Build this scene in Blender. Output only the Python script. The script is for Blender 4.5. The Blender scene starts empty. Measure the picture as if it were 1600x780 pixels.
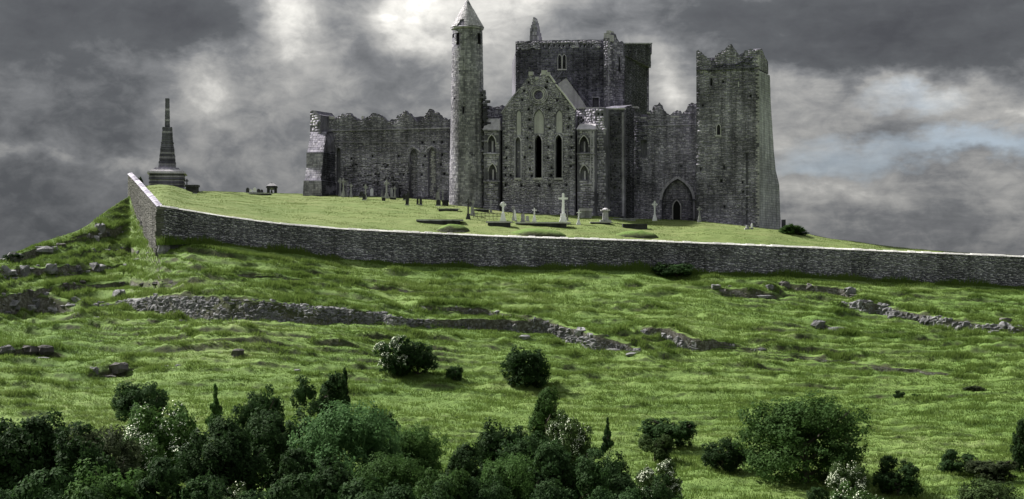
import bpy, math, random
import numpy as np
from mathutils import Vector
from mathutils.geometry import tessellate_polygon

# ------------------------------------------------------------------ camera
SC = bpy.context.scene
F = 2300.0            # focal length in pixels of the 1600 px photograph
HY = 430.0            # image row of the horizon
cd = bpy.data.cameras.new("camera")
cam = bpy.data.objects.new("camera", cd)
SC.collection.objects.link(cam)
cam.location = (0, 0, 0)
cam.rotation_euler = (math.radians(90), 0, 0)
cd.sensor_width = 36.0
cd.lens = 36.0 * F / 1600.0
cd.shift_y = (HY - 390.0) / 1600.0
cd.clip_start = 0.5
cd.clip_end = 20000
SC.camera = cam
SC.view_settings.view_transform = 'Standard'
SC.view_settings.look = 'None'
SC.view_settings.exposure = 1.75
SC.view_settings.gamma = 1.0

# ------------------------------------------------------------------ sun and sky
SUN_EL, SUN_AZ = 43.0, -64.0      # azimuth measured from +Y (view direction) to the right
sl = bpy.data.lights.new("sun", 'SUN')
sl.energy = 3.3
sl.angle = math.radians(3.0)
sl.color = (1.0, 0.96, 0.90)
sun = bpy.data.objects.new("sun", sl)
SC.collection.objects.link(sun)
_a, _e = math.radians(SUN_AZ), math.radians(SUN_EL)
to_sun = Vector((math.sin(_a) * math.cos(_e), math.cos(_a) * math.cos(_e), math.sin(_e)))
sun.rotation_euler = to_sun.to_track_quat('Z', 'Y').to_euler()


class NT:
    """small node-tree writer"""
    def __init__(s, tree):
        s.t = tree
        s.n = tree.nodes
        s.l = tree.links

    def node(s, kind, **kw):
        nd = s.n.new(kind)
        for k, v in kw.items():
            setattr(nd, k, v)
        return nd

    def put(s, sock, v):
        if isinstance(v, bpy.types.NodeSocket):
            s.l.new(v, sock)
        else:
            if hasattr(sock, 'default_value'):
                try:
                    sock.default_value = v
                except Exception:
                    sock.default_value = (*v, 1.0)

    def math(s, op, a, b=0.0, clamp=False):
        nd = s.node('ShaderNodeMath', operation=op, use_clamp=clamp)
        s.put(nd.inputs[0], a)
        s.put(nd.inputs[1], b)
        return nd.outputs[0]

    def add(s, a, b): return s.math('ADD', a, b)
    def sub(s, a, b): return s.math('SUBTRACT', a, b)
    def mul(s, a, b): return s.math('MULTIPLY', a, b)

    def comb(s, x, y, z):
        nd = s.node('ShaderNodeCombineXYZ')
        for i, v in enumerate((x, y, z)):
            s.put(nd.inputs[i], v)
        return nd.outputs[0]

    def noise(s, vec, scale, detail=4, rough=0.55, dist=0.0):
        nd = s.node('ShaderNodeTexNoise')
        s.l.new(vec, nd.inputs['Vector'])
        nd.inputs['Scale'].default_value = scale
        nd.inputs['Detail'].default_value = detail
        nd.inputs['Roughness'].default_value = rough
        nd.inputs['Distortion'].default_value = dist
        return nd.outputs['Fac']

    def ramp(s, fac, stops, interp='LINEAR'):
        nd = s.node('ShaderNodeValToRGB')
        nd.color_ramp.interpolation = interp
        el = nd.color_ramp.elements
        while len(el) > 1:
            el.remove(el[-1])
        el[0].position = stops[0][0]
        for p, c in stops[1:]:
            el.new(p)
        for i, (p, c) in enumerate(stops):
            e = el[i]
            e.position = p
            e.color = (c, c, c, 1) if isinstance(c, (int, float)) else (*c, 1)
        s.put(nd.inputs[0], fac)
        return nd.outputs[0]

    def mix(s, fac, a, b, mode='MIX'):
        nd = s.node('ShaderNodeMix', data_type='RGBA', blend_type=mode)
        s.put(nd.inputs[0], fac)
        s.put(nd.inputs[6], a)
        s.put(nd.inputs[7], b)
        return nd.outputs[2]

    def scale_vec(s, vec, sc):
        nd = s.node('ShaderNodeVectorMath', operation='MULTIPLY')
        s.l.new(vec, nd.inputs[0])
        nd.inputs[1].default_value = sc
        return nd.outputs[0]


world = bpy.data.worlds.new("World")
SC.world = world
world.use_nodes = True
W = NT(world.node_tree)
W.n.clear()
wo = W.node('ShaderNodeOutputWorld')
bg = W.node('ShaderNodeBackground')
sky = W.node('ShaderNodeTexSky', sky_type='NISHITA')
sky.sun_disc = False
sky.sun_elevation = math.radians(SUN_EL)
sky.sun_rotation = math.radians(SUN_AZ)
tc = W.node('ShaderNodeTexCoord')
sep = W.node('ShaderNodeSeparateXYZ')
W.l.new(tc.outputs['Generated'], sep.inputs[0])
dx, dy, dz = sep.outputs
az = W.math('ARCTAN2', dx, dy)
el = W.math('ARCSINE', dz)
dirv = tc.outputs['Generated']
# warp so that cloud masses have billowing outlines
w1 = W.sub(W.noise(dirv, 9.0, 5, 0.6), 0.5)
w2 = W.sub(W.noise(W.scale_vec(dirv, (1.3, 1.3, 2.2)), 11.0, 5, 0.6), 0.5)
A_ = W.add(az, W.mul(w1, 0.11))
E_ = W.add(el, W.mul(w2, 0.07))


def blob(px, py, rx, ry):
    a0 = math.atan((px - 800) / F)
    e0 = math.atan((HY - py) / F)
    u = W.math('DIVIDE', W.sub(A_, a0), rx / F)
    v = W.math('DIVIDE', W.sub(E_, e0), ry / F)
    r = W.add(W.mul(u, u), W.mul(v, v))
    return W.math('EXPONENT', W.mul(r, -1.0))


# (px, py, rx, ry, lightness added)  lightness is in display-like units
BLOBS = [
    (60, 45, 260, 80, -.10), (300, 55, 190, 50, -.14), (640, 110, 90, 60, -.02), (590, 40, 50, 70, -.10),
    (300, 140, 70, 50, .13), (345, 160, 40, 50, .10), (490, 25, 55, 55, .22), (640, 20, 60, 50, .20),
    (500, 130, 90, 80, .05), (840, 5, 130, 60, .25), (930, 30, 50, 40, -.06), (700, 30, 80, 50, .14), (780, 100, 90, 50, .12), (30, 262, 90, 16, .10), (60, 190, 230, 90, -.05), (40, 350, 200, 60, -.04),
    (205, 255, 60, 14, .10), (60, 330, 220, 60, -.05), (120, 190, 150, 50, -.04), (400, 220, 110, 60, -.03),
    (1180, 20, 220, 60, -.14), (1330, 75, 150, 50, -.17), (1540, 40, 200, 70, -.20), (1020, 60, 70, 50, .05),
    (1060, 120, 50, 70, .12), (1245, 110, 60, 40, .13), (1400, 150, 160, 30, .12), (1570, 190, 120, 35, .15),
    (1270, 215, 70, 40, .07), (1050, 150, 40, 60, .10), (1240, 300, 120, 30, .08), (1500, 300, 200, 30, .11), (1400, 370, 300, 25, .02), (1420, 230, 330, 90, .05),
]
val = 0.325
for (px, py, rx, ry, k) in BLOBS:
    val = W.add(val, W.mul(blob(px, py, rx, ry), k))
n_big = W.sub(W.noise(W.scale_vec(dirv, (1, 1, 1.5)), 8.5, 9, 0.62, 0.15), 0.5)
n_str = W.sub(W.noise(W.scale_vec(dirv, (1, 1, 4.0)), 13.0, 7, 0.6, 0.1), 0.5)
side = W.math('MULTIPLY', W.add(W.mul(az, 3.5), 0.5), 1.0, clamp=True)     # streakier towards the right
nz = W.add(W.mul(n_big, W.sub(0.62, W.mul(side, 0.30))), W.mul(n_str, W.mul(side, 0.38)))
val = W.add(val, nz)
fine = W.sub(W.noise(W.scale_vec(dirv, (1, 1, 1.6)), 45.0, 6, 0.62, 0.5), 0.5)
val = W.add(val, W.mul(fine, 0.24))
cloud = W.ramp(val, [(0.0, (.022, .023, .026)), (0.22, (.034, .036, .039)), (0.34, (.066, .068, .071)),
                     (0.48, (.135, .134, .130)), (0.62, (.255, .250, .235)), (0.82, (.56, .55, .51)), (1.0, (.75, .74, .70))])
gap = W.add(W.mul(blob(1490, 240, 200, 24), 1.0), W.mul(blob(1415, 165, 80, 26), 0.6))
gap = W.add(gap, W.mul(blob(1270, 268, 90, 18), 0.6))
gapn = W.ramp(W.mul(gap, W.add(0.35, W.noise(W.scale_vec(dirv, (1, 1, 4)), 20.0, 4))), [(0.15, 0.0), (0.85, 0.75)])
blue = W.mix(1.0, sky.outputs[0], (0.055, 0.055, 0.055), 'MULTIPLY')
bluepale = W.mix(0.8, blue, (.150, .178, .215))
col = W.mix(gapn, cloud, bluepale)
# an overcast sky grows brighter towards the zenith; steepened here as fill light
zen = W.add(0.88, W.mul(W.math('MAXIMUM', dz, 0.0), 3.6))
vm = W.node('ShaderNodeVectorMath', operation='SCALE')
W.l.new(col, vm.inputs[0]); W.l.new(zen, vm.inputs['Scale'])
col = vm.outputs[0]
W.l.new(col, bg.inputs['Color'])
bg.inputs['Strength'].default_value = 0.76
W.l.new(bg.outputs[0], wo.inputs[0])

# ------------------------------------------------------------------ helpers
COL = SC.collection
rng = random.Random(7)
NR = np.random.RandomState(11)


def P(px, py, d):
    return np.array(((px - 800) / F * d, d, (HY - py) / F * d))


class Geo:
    def __init__(s):
        s.v = []
        s.f = []

    def add(s, vs, fs):
        b = len(s.v)
        s.v.extend([tuple(map(float, q)) for q in vs])
        s.f.extend([tuple(i + b for i in q) for q in fs])

    def box(s, c, sx, sy, sz, rz=0.0, top=1.0, jit=0.0, tilt=(0, 0)):
        """box standing on c (centre of its base)"""
        ca, sa = math.cos(rz), math.sin(rz)
        vs = []
        for k, t in ((0, 1.0), (1, top)):
            for a, b in ((-1, -1), (1, -1), (1, 1), (-1, 1)):
                x, y, z = a * sx / 2 * t, b * sy / 2 * t, k * sz
                if jit:
                    x += rng.uniform(-jit, jit); y += rng.uniform(-jit, jit); z += rng.uniform(-jit, jit)
                x += z * tilt[0]; y += z * tilt[1]
                vs.append((c[0] + x * ca - y * sa, c[1] + x * sa + y * ca, c[2] + z))
        s.add(vs, [(3, 2, 1, 0), (4, 5, 6, 7), (0, 1, 5, 4), (1, 2, 6, 5), (2, 3, 7, 6), (3, 0, 4, 7)])

    def lathe(s, c, prof, n=12, tilt=(0, 0)):
        vs = []
        for r, z in prof:
            for i in range(n):
                a = 2 * math.pi * i / n
                vs.append((c[0] + r * math.cos(a) + z * tilt[0], c[1] + r * math.sin(a) + z * tilt[1], c[2] + z))
        fs = []
        for k in range(len(prof) - 1):
            for i in range(n):
                j = (i + 1) % n
                fs.append((k * n + i, k * n + j, (k + 1) * n + j, (k + 1) * n + i))
        fs.append(tuple(range(n))[::-1])
        fs.append(tuple((len(prof) - 1) * n + i for i in range(n)))
        s.add(vs, fs)

    def tube(s, a, b, ra, rb, n=6):
        a, b = Vector(a), Vector(b)
        d = (b - a).normalized()
        u = d.orthogonal().normalized()
        w = d.cross(u)
        vs = []
        for p, r in ((a, ra), (b, rb)):
            for i in range(n):
                t = 2 * math.pi * i / n
                vs.append(p + (u * math.cos(t) + w * math.sin(t)) * r)
        fs = [(i, (i + 1) % n, n + (i + 1) % n, n + i) for i in range(n)]
        fs += [tuple(range(n))[::-1], tuple(range(n, 2 * n))]
        s.add(vs, fs)

    def rock(s, c, rx, ry, rz, seed, rot=0.0):
        """faceted boulder"""
        r = random.Random(seed)
        rings = [(-1.0, .8), (-.3, 1.0), (.45, 1.0), (.75, .62)]
        n = 7
        vs = []
        ca, sa = math.cos(rot), math.sin(rot)
        for z, q in rings:
            off = r.uniform(0, 1)
            for i in range(n):
                a = 2 * math.pi * (i + off * .5) / n
                k = q * r.uniform(.62, 1.22)
                x, y, zz = math.cos(a) * k * rx, math.sin(a) * k * ry, (z + r.uniform(-.16, .16)) * rz
                vs.append((c[0] + x * ca - y * sa, c[1] + x * sa + y * ca, c[2] + zz))
        fs = []
        for k in range(len(rings) - 1):
            for i in range(n):
                j = (i + 1) % n
                fs.append((k * n + i, k * n + j, (k + 1) * n + j, (k + 1) * n + i))
        fs.append(tuple(range(n))[::-1])
        fs.append(tuple((len(rings) - 1) * n + i for i in range(n)))
        s.add(vs, fs)


def mesh_np(name, v, f, k):
    """fast mesh: v (n,3), f (m,k)"""
    me = bpy.data.meshes.new(name)
    v = np.asarray(v, dtype=np.float32)
    f = np.asarray(f, dtype=np.int32)
    me.vertices.add(len(v)); me.vertices.foreach_set('co', v.ravel())
    me.loops.add(f.size); me.loops.foreach_set('vertex_index', f.ravel())
    me.polygons.add(len(f))
    me.polygons.foreach_set('loop_start', np.arange(0, f.size, k, dtype=np.int32))
    me.polygons.foreach_set('loop_total', np.full(len(f), k, dtype=np.int32))
    me.update(calc_edges=True)
    return me


def link_mesh(name, me, mat, parent=None, kind=None, smooth=False, label=None):
    o = bpy.data.objects.new(name, me)
    if mat:
        me.materials.append(mat)
    COL.objects.link(o)
    if parent:
        o.parent = parent
    if kind:
        o['kind'] = kind
    if label:
        o['label'] = label
    if smooth:
        me.polygons.foreach_set('use_smooth', np.ones(len(me.polygons), dtype=bool))
    return o


def build(name, g, mat, parent=None, kind=None, smooth=False, label=None):
    """Geo in world coordinates -> object; parents are unrotated so verts become local by subtraction"""
    off = Vector((0, 0, 0))
    q = parent
    while q:
        off += q.location
        q = q.parent
    vs = [(a - off.x, b - off.y, c - off.z) for a, b, c in g.v]
    me = bpy.data.meshes.new(name)
    me.from_pydata(vs, [], g.f)
    me.update()
    return link_mesh(name, me, mat, parent, kind, smooth, label)


def thing(name, label, cat, loc, group=None):
    o = bpy.data.objects.new(name, None)
    COL.objects.link(o)
    o.empty_display_size = 0.5
    o.location = [float(c) for c in loc]
    o['label'] = label
    o['category'] = cat
    if group:
        o['group'] = group
    return o


def mat_new(name):
    m = bpy.data.materials.new(name)
    m.use_nodes = True
    t = NT(m.node_tree)
    t.n.clear()
    out = t.node('ShaderNodeOutputMaterial')
    bs = t.node('ShaderNodeBsdfPrincipled')
    bs.inputs['Specular IOR Level'].default_value = 0.25
    bs.inputs['Roughness'].default_value = 0.9
    t.l.new(bs.outputs[0], out.inputs[0])
    return m, t, bs


def stone_mat(name, dark, light, lichen=0.10, streak=0.5, stain=0.6, lichen_col=(.52, .52, .49), bump=0.5, island=True, speck=0.6):
    m, t, bs = mat_new(name)
    geo = t.node('ShaderNodeNewGeometry')
    pos = geo.outputs['Position']
    rnd = geo.outputs['Random Per Island'] if island else t.noise(pos, 3.0, 2)
    n1 = t.noise(pos, 1.6, 6, 0.7)
    n2 = t.noise(pos, 7.0, 4, 0.6)
    fac = t.add(t.mul(t.math('POWER', rnd, 1.5), speck), t.mul(t.sub(n2, 0.3), 0.9 - 0.4 * speck))
    base = t.mix(t.math('MULTIPLY', fac, 1.0, clamp=True), dark, light)
    # broad damp stains and vertical run-off streaks (real soot and moss marks)
    big = t.noise(pos, 0.22, 5, 0.6)
    st = t.ramp(big, [(0.40, 1.0), (0.60, 1.0 - stain)])
    base = t.mix(1.0, base, st, 'MULTIPLY')
    sv = t.noise(t.scale_vec(pos, (1.6, 1.6, 0.10)), 1.0, 4, 0.6)
    ss = t.ramp(sv, [(0.42, 1.0), (0.66, 1.0 - streak)])
    base = t.mix(1.0, base, ss, 'MULTIPLY')
    li = t.ramp(t.noise(pos, 2.6, 5, 0.8), [(0.66 - lichen * 0.6, 0.0), (0.72 - lichen * 0.6, 0.85)])
    li2 = t.mul(li, t.ramp(n1, [(0.42, 0.15), (0.58, 1.0)]))
    base = t.mix(li2, base, lichen_col)
    t.l.new(base, bs.inputs['Base Color'])
    bp = t.node('ShaderNodeBump')
    bp.inputs['Strength'].default_value = bump
    bp.inputs['Distance'].default_value = 0.08
    t.put(bp.inputs['Height'], t.noise(pos, 9.0, 5, 0.7))
    t.l.new(bp.outputs[0], bs.inputs['Normal'])
    return m


M = {}
M['rubble'] = stone_mat('grey_rubble', (.21, .20, .265), (.64, .60, .71), lichen=.08, speck=.7, stain=.5)
M['gable'] = stone_mat('gable_rubble', (.27, .255, .33), (.72, .68, .78), lichen=.10, stain=.30, speck=.65)
M['mortar'] = stone_mat('dark_mortar', (.115, .11, .15), (.33, .315, .38), lichen=0.0, island=False)
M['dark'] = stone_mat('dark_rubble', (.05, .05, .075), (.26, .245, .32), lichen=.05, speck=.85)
M['round'] = stone_mat('round_tower_stone', (.17, .165, .21), (.54, .52, .59), lichen=.12, stain=.40, speck=.8)
M['pale'] = stone_mat('pale_dressed_stone', (.36, .345, .375), (.68, .655, .69), lichen=.12, stain=.2, streak=.3)
M['plaster'] = stone_mat('old_lime_plaster', (.36, .345, .38), (.60, .58, .61), lichen=.06, stain=.2, streak=.3, island=False)
M['side'] = stone_mat('pale_side_masonry', (.36, .35, .42), (.62, .61, .70), lichen=.05, stain=.3, streak=.45)
M['coping'] = stone_mat('white_coping', (.42, .415, .40), (.74, .73, .70), lichen=.2, stain=.25, streak=.0, lichen_col=(.8, .8, .78))
M['bwall'] = stone_mat('boundary_wall_stone', (.10, .095, .13), (.66, .63, .72), lichen=.12, stain=.35, streak=.3, speck=.95)
M['bwall_l'] = stone_mat('mossy_wall_stone', (.07, .07, .065), (.25, .245, .22), lichen=.06, stain=.3, lichen_col=(.33, .33, .26))
M['rock'] = stone_mat('limestone_rock', (.10, .10, .11), (.42, .42, .43), lichen=.12, stain=.45, streak=.4, bump=.9)
M['rockdark'] = stone_mat('weathered_rock', (.06, .055, .055), (.22, .21, .20), lichen=.05, stain=.5, streak=.4, bump=.9)
M['black'] = stone_mat('shade_painted_rubble', (.02, .02, .03), (.10, .10, .125), lichen=.0)  # blackened rubble: shade of the right-hand faces put into the colour
M['white'] = stone_mat('white_marble', (.80, .80, .83), (.88, .88, .90), lichen=0, stain=.1, streak=.2, island=False)
M['grave'] = stone_mat('grey_gravestone', (.26, .26, .28), (.62, .62, .63), lichen=.15, stain=.3, island=False)
M['gravedark'] = stone_mat('dark_gravestone', (.03, .03, .035), (.11, .11, .115), lichen=.05, stain=.3, island=False)


def plain(name, col, rough=.8):
    m, t, bs = mat_new(name)
    geo = t.node('ShaderNodeNewGeometry')
    n = t.noise(geo.outputs['Position'], 4.0, 4)
    c = t.mix(n, tuple(k * .7 for k in col), tuple(min(1, k * 1.3) for k in col))
    t.l.new(c, bs.inputs['Base Color'])
    bs.inputs['Roughness'].default_value = rough
    return m


M['iron'] = plain('rusty_iron', (.05, .045, .04), .6)
M['wood'] = plain('dark_oak', (.006, .006, .006))
M['bark'] = plain('bark', (.07, .06, .05))


# numpy value noise -------------------------------------------------
_T = NR.rand(256, 256)


def vnoise(x, y):
    xi = np.floor(x).astype(int); yi = np.floor(y).astype(int)
    fx = x - xi; fy = y - yi
    fx = fx * fx * (3 - 2 * fx); fy = fy * fy * (3 - 2 * fy)
    a = _T[xi & 255, yi & 255]; b = _T[(xi + 1) & 255, yi & 255]
    c = _T[xi & 255, (yi + 1) & 255]; d = _T[(xi + 1) & 255, (yi + 1) & 255]
    return (a * (1 - fx) + b * fx) * (1 - fy) + (c * (1 - fx) + d * fx) * fy - 0.5


def fbm(x, y, o=4, g=.5):
    s = 0; a = 1
    for i in range(o):
        s = s + a * vnoise(x * 2 ** i + 17.3 * i, y * 2 ** i + 9.1 * i)
        a *= g
    return s


# ------------------------------------------------------------------ hillside
# top row of the visible slope, per image column: (column, row, distance)
TOP = [(-900, 640, 128), (-400, 500, 138), (-150, 438, 146), (0, 405, 154), (60, 380, 162), (130, 359, 172), (165, 330, 183), (203, 306, 199),
       (250, 392, 161), (300, 376, 161), (350, 379, 162), (450, 392, 164), (540, 403, 166), (640, 411, 167), (800, 417, 168.5), (1000, 419, 170),
       (1200, 429, 171), (1400, 438, 172), (1600, 447, 173), (1900, 462, 174), (2500, 490, 176)]
tu = [t[0] for t in TOP]


def top_of(u):
    return np.interp(u, tu, [t[1] for t in TOP]), np.interp(u, tu, [t[2] for t in TOP])


# scarps: polylines of (column, top row, bottom row)
SCARPS = [
    [(125, 476, 478), (180, 472, 482), (235, 460, 488), (300, 457, 500), (350, 462, 505), (400, 465, 505), (450, 470, 505), (500, 478, 507),
     (560, 482, 508), (600, 488, 508), (620, 494, 511), (700, 497, 514), (800, 500, 519), (860, 506, 526), (930, 522, 550), (980, 535, 553), (1012, 551, 555)],
    [(622, 484, 486), (660, 480, 490), (700, 478, 490), (760, 481, 492), (800, 490, 496), (845, 498, 508), (905, 513, 522), (950, 524, 527)],
    [(985, 513, 516), (1010, 510, 526), (1050, 515, 542), (1070, 520, 550), (1090, 530, 547), (1150, 537, 546), (1190, 543, 547)],
    [(20, 462, 464), (50, 452, 460), (110, 442, 456), (200, 437, 452), (280, 438, 448), (300, 440, 442)],
    [(-120, 458, 492), (50, 456, 492), (90, 462, 490), (130, 480, 488)],
    [(-120, 430, 440), (60, 414, 434), (110, 411, 430), (170, 416, 422), (215, 406, 412)],
    [(-120, 402, 412), (30, 397, 408), (60, 386, 402), (90, 382, 392), (100, 382, 384)],
    [(140, 496, 498), (190, 497, 504), (290, 503, 510), (300, 508, 510)],
    [(1105, 446, 449), (1120, 447, 460), (1150, 450, 465), (1225, 457, 468), (1235, 464, 467)],
    [(1205, 440, 442), (1225, 440, 452), (1260, 442, 458), (1340, 452, 466), (1350, 462, 466)],
    [(1310, 474, 478), (1345, 469, 490), (1385, 473, 493), (1400, 483, 497), (1450, 491, 509), (1500, 499, 518), (1560, 508, 522), (1640, 516, 526)],
    [(1255, 500, 503), (1270, 502, 511), (1330, 512, 519), (1350, 517, 519)],
    [(-120, 540, 554), (30, 542, 556), (85, 543, 558), (120, 552, 556)],
    [(130, 574, 578), (150, 573, 590), (195, 572, 592), (210, 575, 580), (280, 573, 578)],
    [(1170, 548, 552), (1250, 552, 562), (1400, 572, 580), (1560, 585, 590)],
    [(1100, 425, 428), (1060, 424, 430), (1010, 420, 424)][::-1],
    [(95, 376, 379), (130, 368, 376), (165, 358, 372), (198, 350, 364), (207, 350, 354)],
    [(130, 392, 394), (165, 386, 396), (205, 384, 398), (236, 392, 399)],
    [(300, 425, 427), (360, 424, 431), (430, 430, 437), (500, 436, 440)],
    [(500, 447, 449), (560, 446, 453), (640, 452, 458), (700, 455, 458)],
    [(400, 446, 448), (440, 446, 452), (500, 452, 457), (540, 455, 457)],
]


def scarp_mask(u, py):
    """0..1 : 1 inside a steep face"""
    m = np.zeros(np.broadcast(u, py).shape)
    for sc in SCARPS:
        us = [q[0] for q in sc]
        jig = 3.0 * fbm(u / 22.0, py * 0 + us[0], 3)
        t = np.interp(u, us, [q[1] for q in sc]) + jig
        b = np.interp(u, us, [q[2] for q in sc]) + jig
        inside = (u >= us[0]) & (u <= us[-1])
        k = np.clip((py - t) / 1.5 + .5, 0, 1) * np.clip((b - py) / 1.5 + .5, 0, 1)
        lim = 22.0 + 8 * vnoise(u / 9.0, py / 9.0)
        k = k * np.clip((u - us[0]) / lim, 0, 1) * np.clip((us[-1] - u) / lim, 0, 1)
        m = np.maximum(m, np.where(inside, k, 0))
    return m


def blur_rows(m, sig):
    r = int(sig * 3)
    kx = np.exp(-.5 * (np.arange(-r, r + 1) / sig) ** 2)
    kx /= kx.sum()
    pad = np.pad(m, ((0, 0), (r, r)), mode='edge')
    c = np.zeros_like(m)
    for i, w_ in enumerate(kx):
        c += w_ * pad[:, i:i + m.shape[1]]
    return c


NROW = 480


def terrace_mask(u, py, ps):
    """0..1 on the little risers of the sheep-track terraces"""
    ps8 = np.interp(800.0, UU, PS)
    v = py - (ps - ps8) * np.clip((600 - py) / 190, 0, 1)
    w = v + 9 * fbm(u / 170.0, v / 45.0, 3) + 1.7 * fbm(u / 24.0, v / 16.0, 3)
    sp = np.where(w < 545, w / 11.0, 545 / 11.0 + (w - 545) / 15.0)
    ph = sp % 1.0
    st = np.clip(fbm(u / 130.0 + 3, w / 15.0, 3) * 3.2 + 1.05, 0, 1) * np.clip(fbm(u / 34.0, w / 8.0 + 9, 2) * 2.0 + 1.1, 0, 1)
    st = st * np.clip(1.15 - (w - 520) / 190, .35, 1)
    wid = .22 + .20 * st
    m = np.clip((ph - .30) / .07, 0, 1) * np.clip((.30 + wid + .07 - ph) / .07, 0, 1)
    return m * st


def smooth_top(sig):
    uu = np.arange(-1300, 2900, 5.0)
    p_, d_ = top_of(uu)
    r = int(sig * 3 / 5)
    kx = np.exp(-.5 * (np.arange(-r, r + 1) * 5 / sig) ** 2); kx /= kx.sum()
    f = lambda a_: np.convolve(np.pad(a_, r, mode='edge'), kx, mode='valid')
    return uu, f(p_), f(d_)


UU, PS, DS = smooth_top(110.0)
_u2, PS2, DS2 = smooth_top(14.0)


def column_profiles(us):
    """for columns us -> rows table (n,NROW) of py and d; index 0 at the bottom (py=780)"""
    pt, dt = top_of(us)
    left = us < 190
    k_ = np.clip((190 - us) / 40, 0, 1)
    pt = pt * (1 - k_) + np.interp(us, UU, PS2) * k_
    dt = dt * (1 - k_) + np.interp(us, UU, DS2) * k_
    ps = np.interp(us, UU, PS)[:, None]; ds = np.interp(us, UU, DS)[:, None]
    s = np.linspace(0, 1, NROW)[None, :]
    w_ = np.clip((s - .66) / .34, 0, 1); w_ = w_ * w_ * (3 - 2 * w_)
    py = 780 + (ps - 780) * s + (pt[:, None] - ps) * w_
    q = (780 - py) / (780 - ps)
    base = 90 + (ds - 90) * q ** 1.12
    base = base + (dt[:, None] - base[:, -1:]) * w_
    base = np.maximum.accumulate(base, axis=1)
    m = scarp_mask(us[:, None] + 0 * py, py)
    m2 = terrace_mask(us[:, None] + 0 * py, py, ps) * (1 - m) * np.clip((py - pt[:, None] - 6) / 8, 0, 1)
    rate = np.gradient(base, axis=1)
    bl = blur_rows(m, 30.0) * (1 - m)
    kk = np.clip((.94 * m * rate).sum(1) / ((bl * rate).sum(1) + 1e-3), 0, 2.5)[:, None]
    b2 = blur_rows(m2, 6.0)
    rate = rate * (-0.94 * m + kk * bl - .92 * m2 + .92 * b2 + 0.30 * fbm(us[:, None] / 420.0 + 0 * py, py / 60.0, 2))
    cum = np.cumsum(rate, axis=1)
    cum = cum - cum[:, -1:] * s
    kx = np.exp(-.5 * (np.arange(-9, 10) / 3.0) ** 2); kx /= kx.sum()
    if len(us) > 40:
        pad = np.pad(cum, ((9, 9), (0, 0)), mode='edge')
        cum = sum(k * pad[i:i + len(us)] for i, k in enumerate(kx))
    d = np.maximum.accumulate(base + cum, axis=1)
    return py, d, m, m2


ucols = np.concatenate([np.arange(-900, -60, 20.0), np.arange(-60, 1660, 2.2), np.arange(1660, 2500, 20.0)])
PY, D, SM, SM2 = column_profiles(ucols)


def ground(u, py):
    """point of the slope that shows at column u, row py (also below the frame)"""
    if py > 780:
        z = -350 / F * 90
        d = F * -z / (py - HY)
        return np.array(((u - 800) / F * d, d, z))
    i = int(np.clip(np.searchsorted(ucols, u), 0, len(ucols) - 1))
    d = float(np.interp(-py, -PY[i], D[i]))
    return P(u, py, d)


X = (ucols[:, None] - 800) / F * D
Y = D.copy()
Z = (HY - PY) / F * D
# terracettes: sheep tracks along the slope, plus hummocks
warp = Y + 2.2 * fbm(X / 26.0, Y / 12.0, 3) + .35 * fbm(X / 3.0, Y / 3.0, 3) + 0.05 * X
amp = 0.04 + (0.35 + .25 * np.clip((Y - 128) / 12, 0, 1)) * np.clip(fbm(X / 16.0 + 5, Y / 9.0, 3) + .35, 0, 1)
ph = (warp / 2.1) % 1.0
_q = np.clip((1 - ph) / .30, 0, 1)
saw = .5 - np.where(ph < .70, ph / .70, _q * _q * (3 - 2 * _q))
ph2 = ((warp + 1.6 * fbm(X / 7.0, Y / 4.0, 3)) / 0.93) % 1.0
_q = np.clip((1 - ph2) / .36, 0, 1)
saw2 = .5 - np.where(ph2 < .64, ph2 / .64, _q * _q * (3 - 2 * _q))
edge = np.clip(np.linspace(0, 1, NROW)[None, :] * 12, 0, 1) * np.clip((1 - np.linspace(0, 1, NROW))[None, :] * 14, 0, 1)
grassy = 1 - SM
RISER = np.clip(np.where(ph > .74, (amp - .15) * 2.2, 0) + np.where(ph2 > .7, (amp - .25) * 1.0, 0), 0, .85)
dZ = (amp * saw + .30 * amp * saw2 * 1.2 + 0.34 * fbm(X / 3.2, Y / 2.2, 4) + .16 * fbm(X / .8, Y / .6, 3)) * edge
dZ = dZ * (0.35 + 0.65 * grassy)
Z = Z + dZ
Z[:, 4:] += .22 * np.clip(SM2[:, :-4] - SM2[:, 4:], 0, 1)
Z = Z - SM * 0.10 * (1 + fbm(X * 2, Z * 2, 3))
# extend: towards the camera and behind the ridge / wall
fr_d = np.array([30., 45., 58., 66., 72., 78., 84.])
pre_Y = np.repeat(fr_d[None, :], len(ucols), 0)
pre_X = (ucols[:, None] - 800) / F * pre_Y
pre_Z = -13.70 + 0 * pre_Y + .4 * fbm(pre_X / 5, pre_Y / 5, 4)
pre_Z[:, 0] = -17
pt, dt = PY[:, -1], D[:, -1]
zt = Z[:, -1]
behind = ucols > 205
bk = []
for dd, drop_r, drop_l in ((1.0, .05, .3), (3.0, .1, 1.2), (8, .6, 4.0), (18, 2.0, 8.5), (40, 7, 20), (90, 30, 40)):
    y = dt + dd
    z = np.where(behind, zt - drop_r, zt - drop_l)
    bk.append(((ucols - 800) / F * y, y, np.maximum(z, -17.5)))
post = np.array(bk)
Xa = np.concatenate([pre_X, X, post[:, 0].T], 1)
Ya = np.concatenate([pre_Y, Y, post[:, 1].T], 1)
Za = np.concatenate([pre_Z, Z, post[:, 2].T], 1)


def grid_mesh(name, X, Y, Z):
    n, m = X.shape
    v = np.stack([X.ravel(), Y.ravel(), Z.ravel()], 1)
    i = np.arange(n * m).reshape(n, m)
    f = np.stack([i[:-1, :-1].ravel(), i[1:, :-1].ravel(), i[1:, 1:].ravel(), i[:-1, 1:].ravel()], 1)
    return mesh_np(name, v, f, 4)


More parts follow.
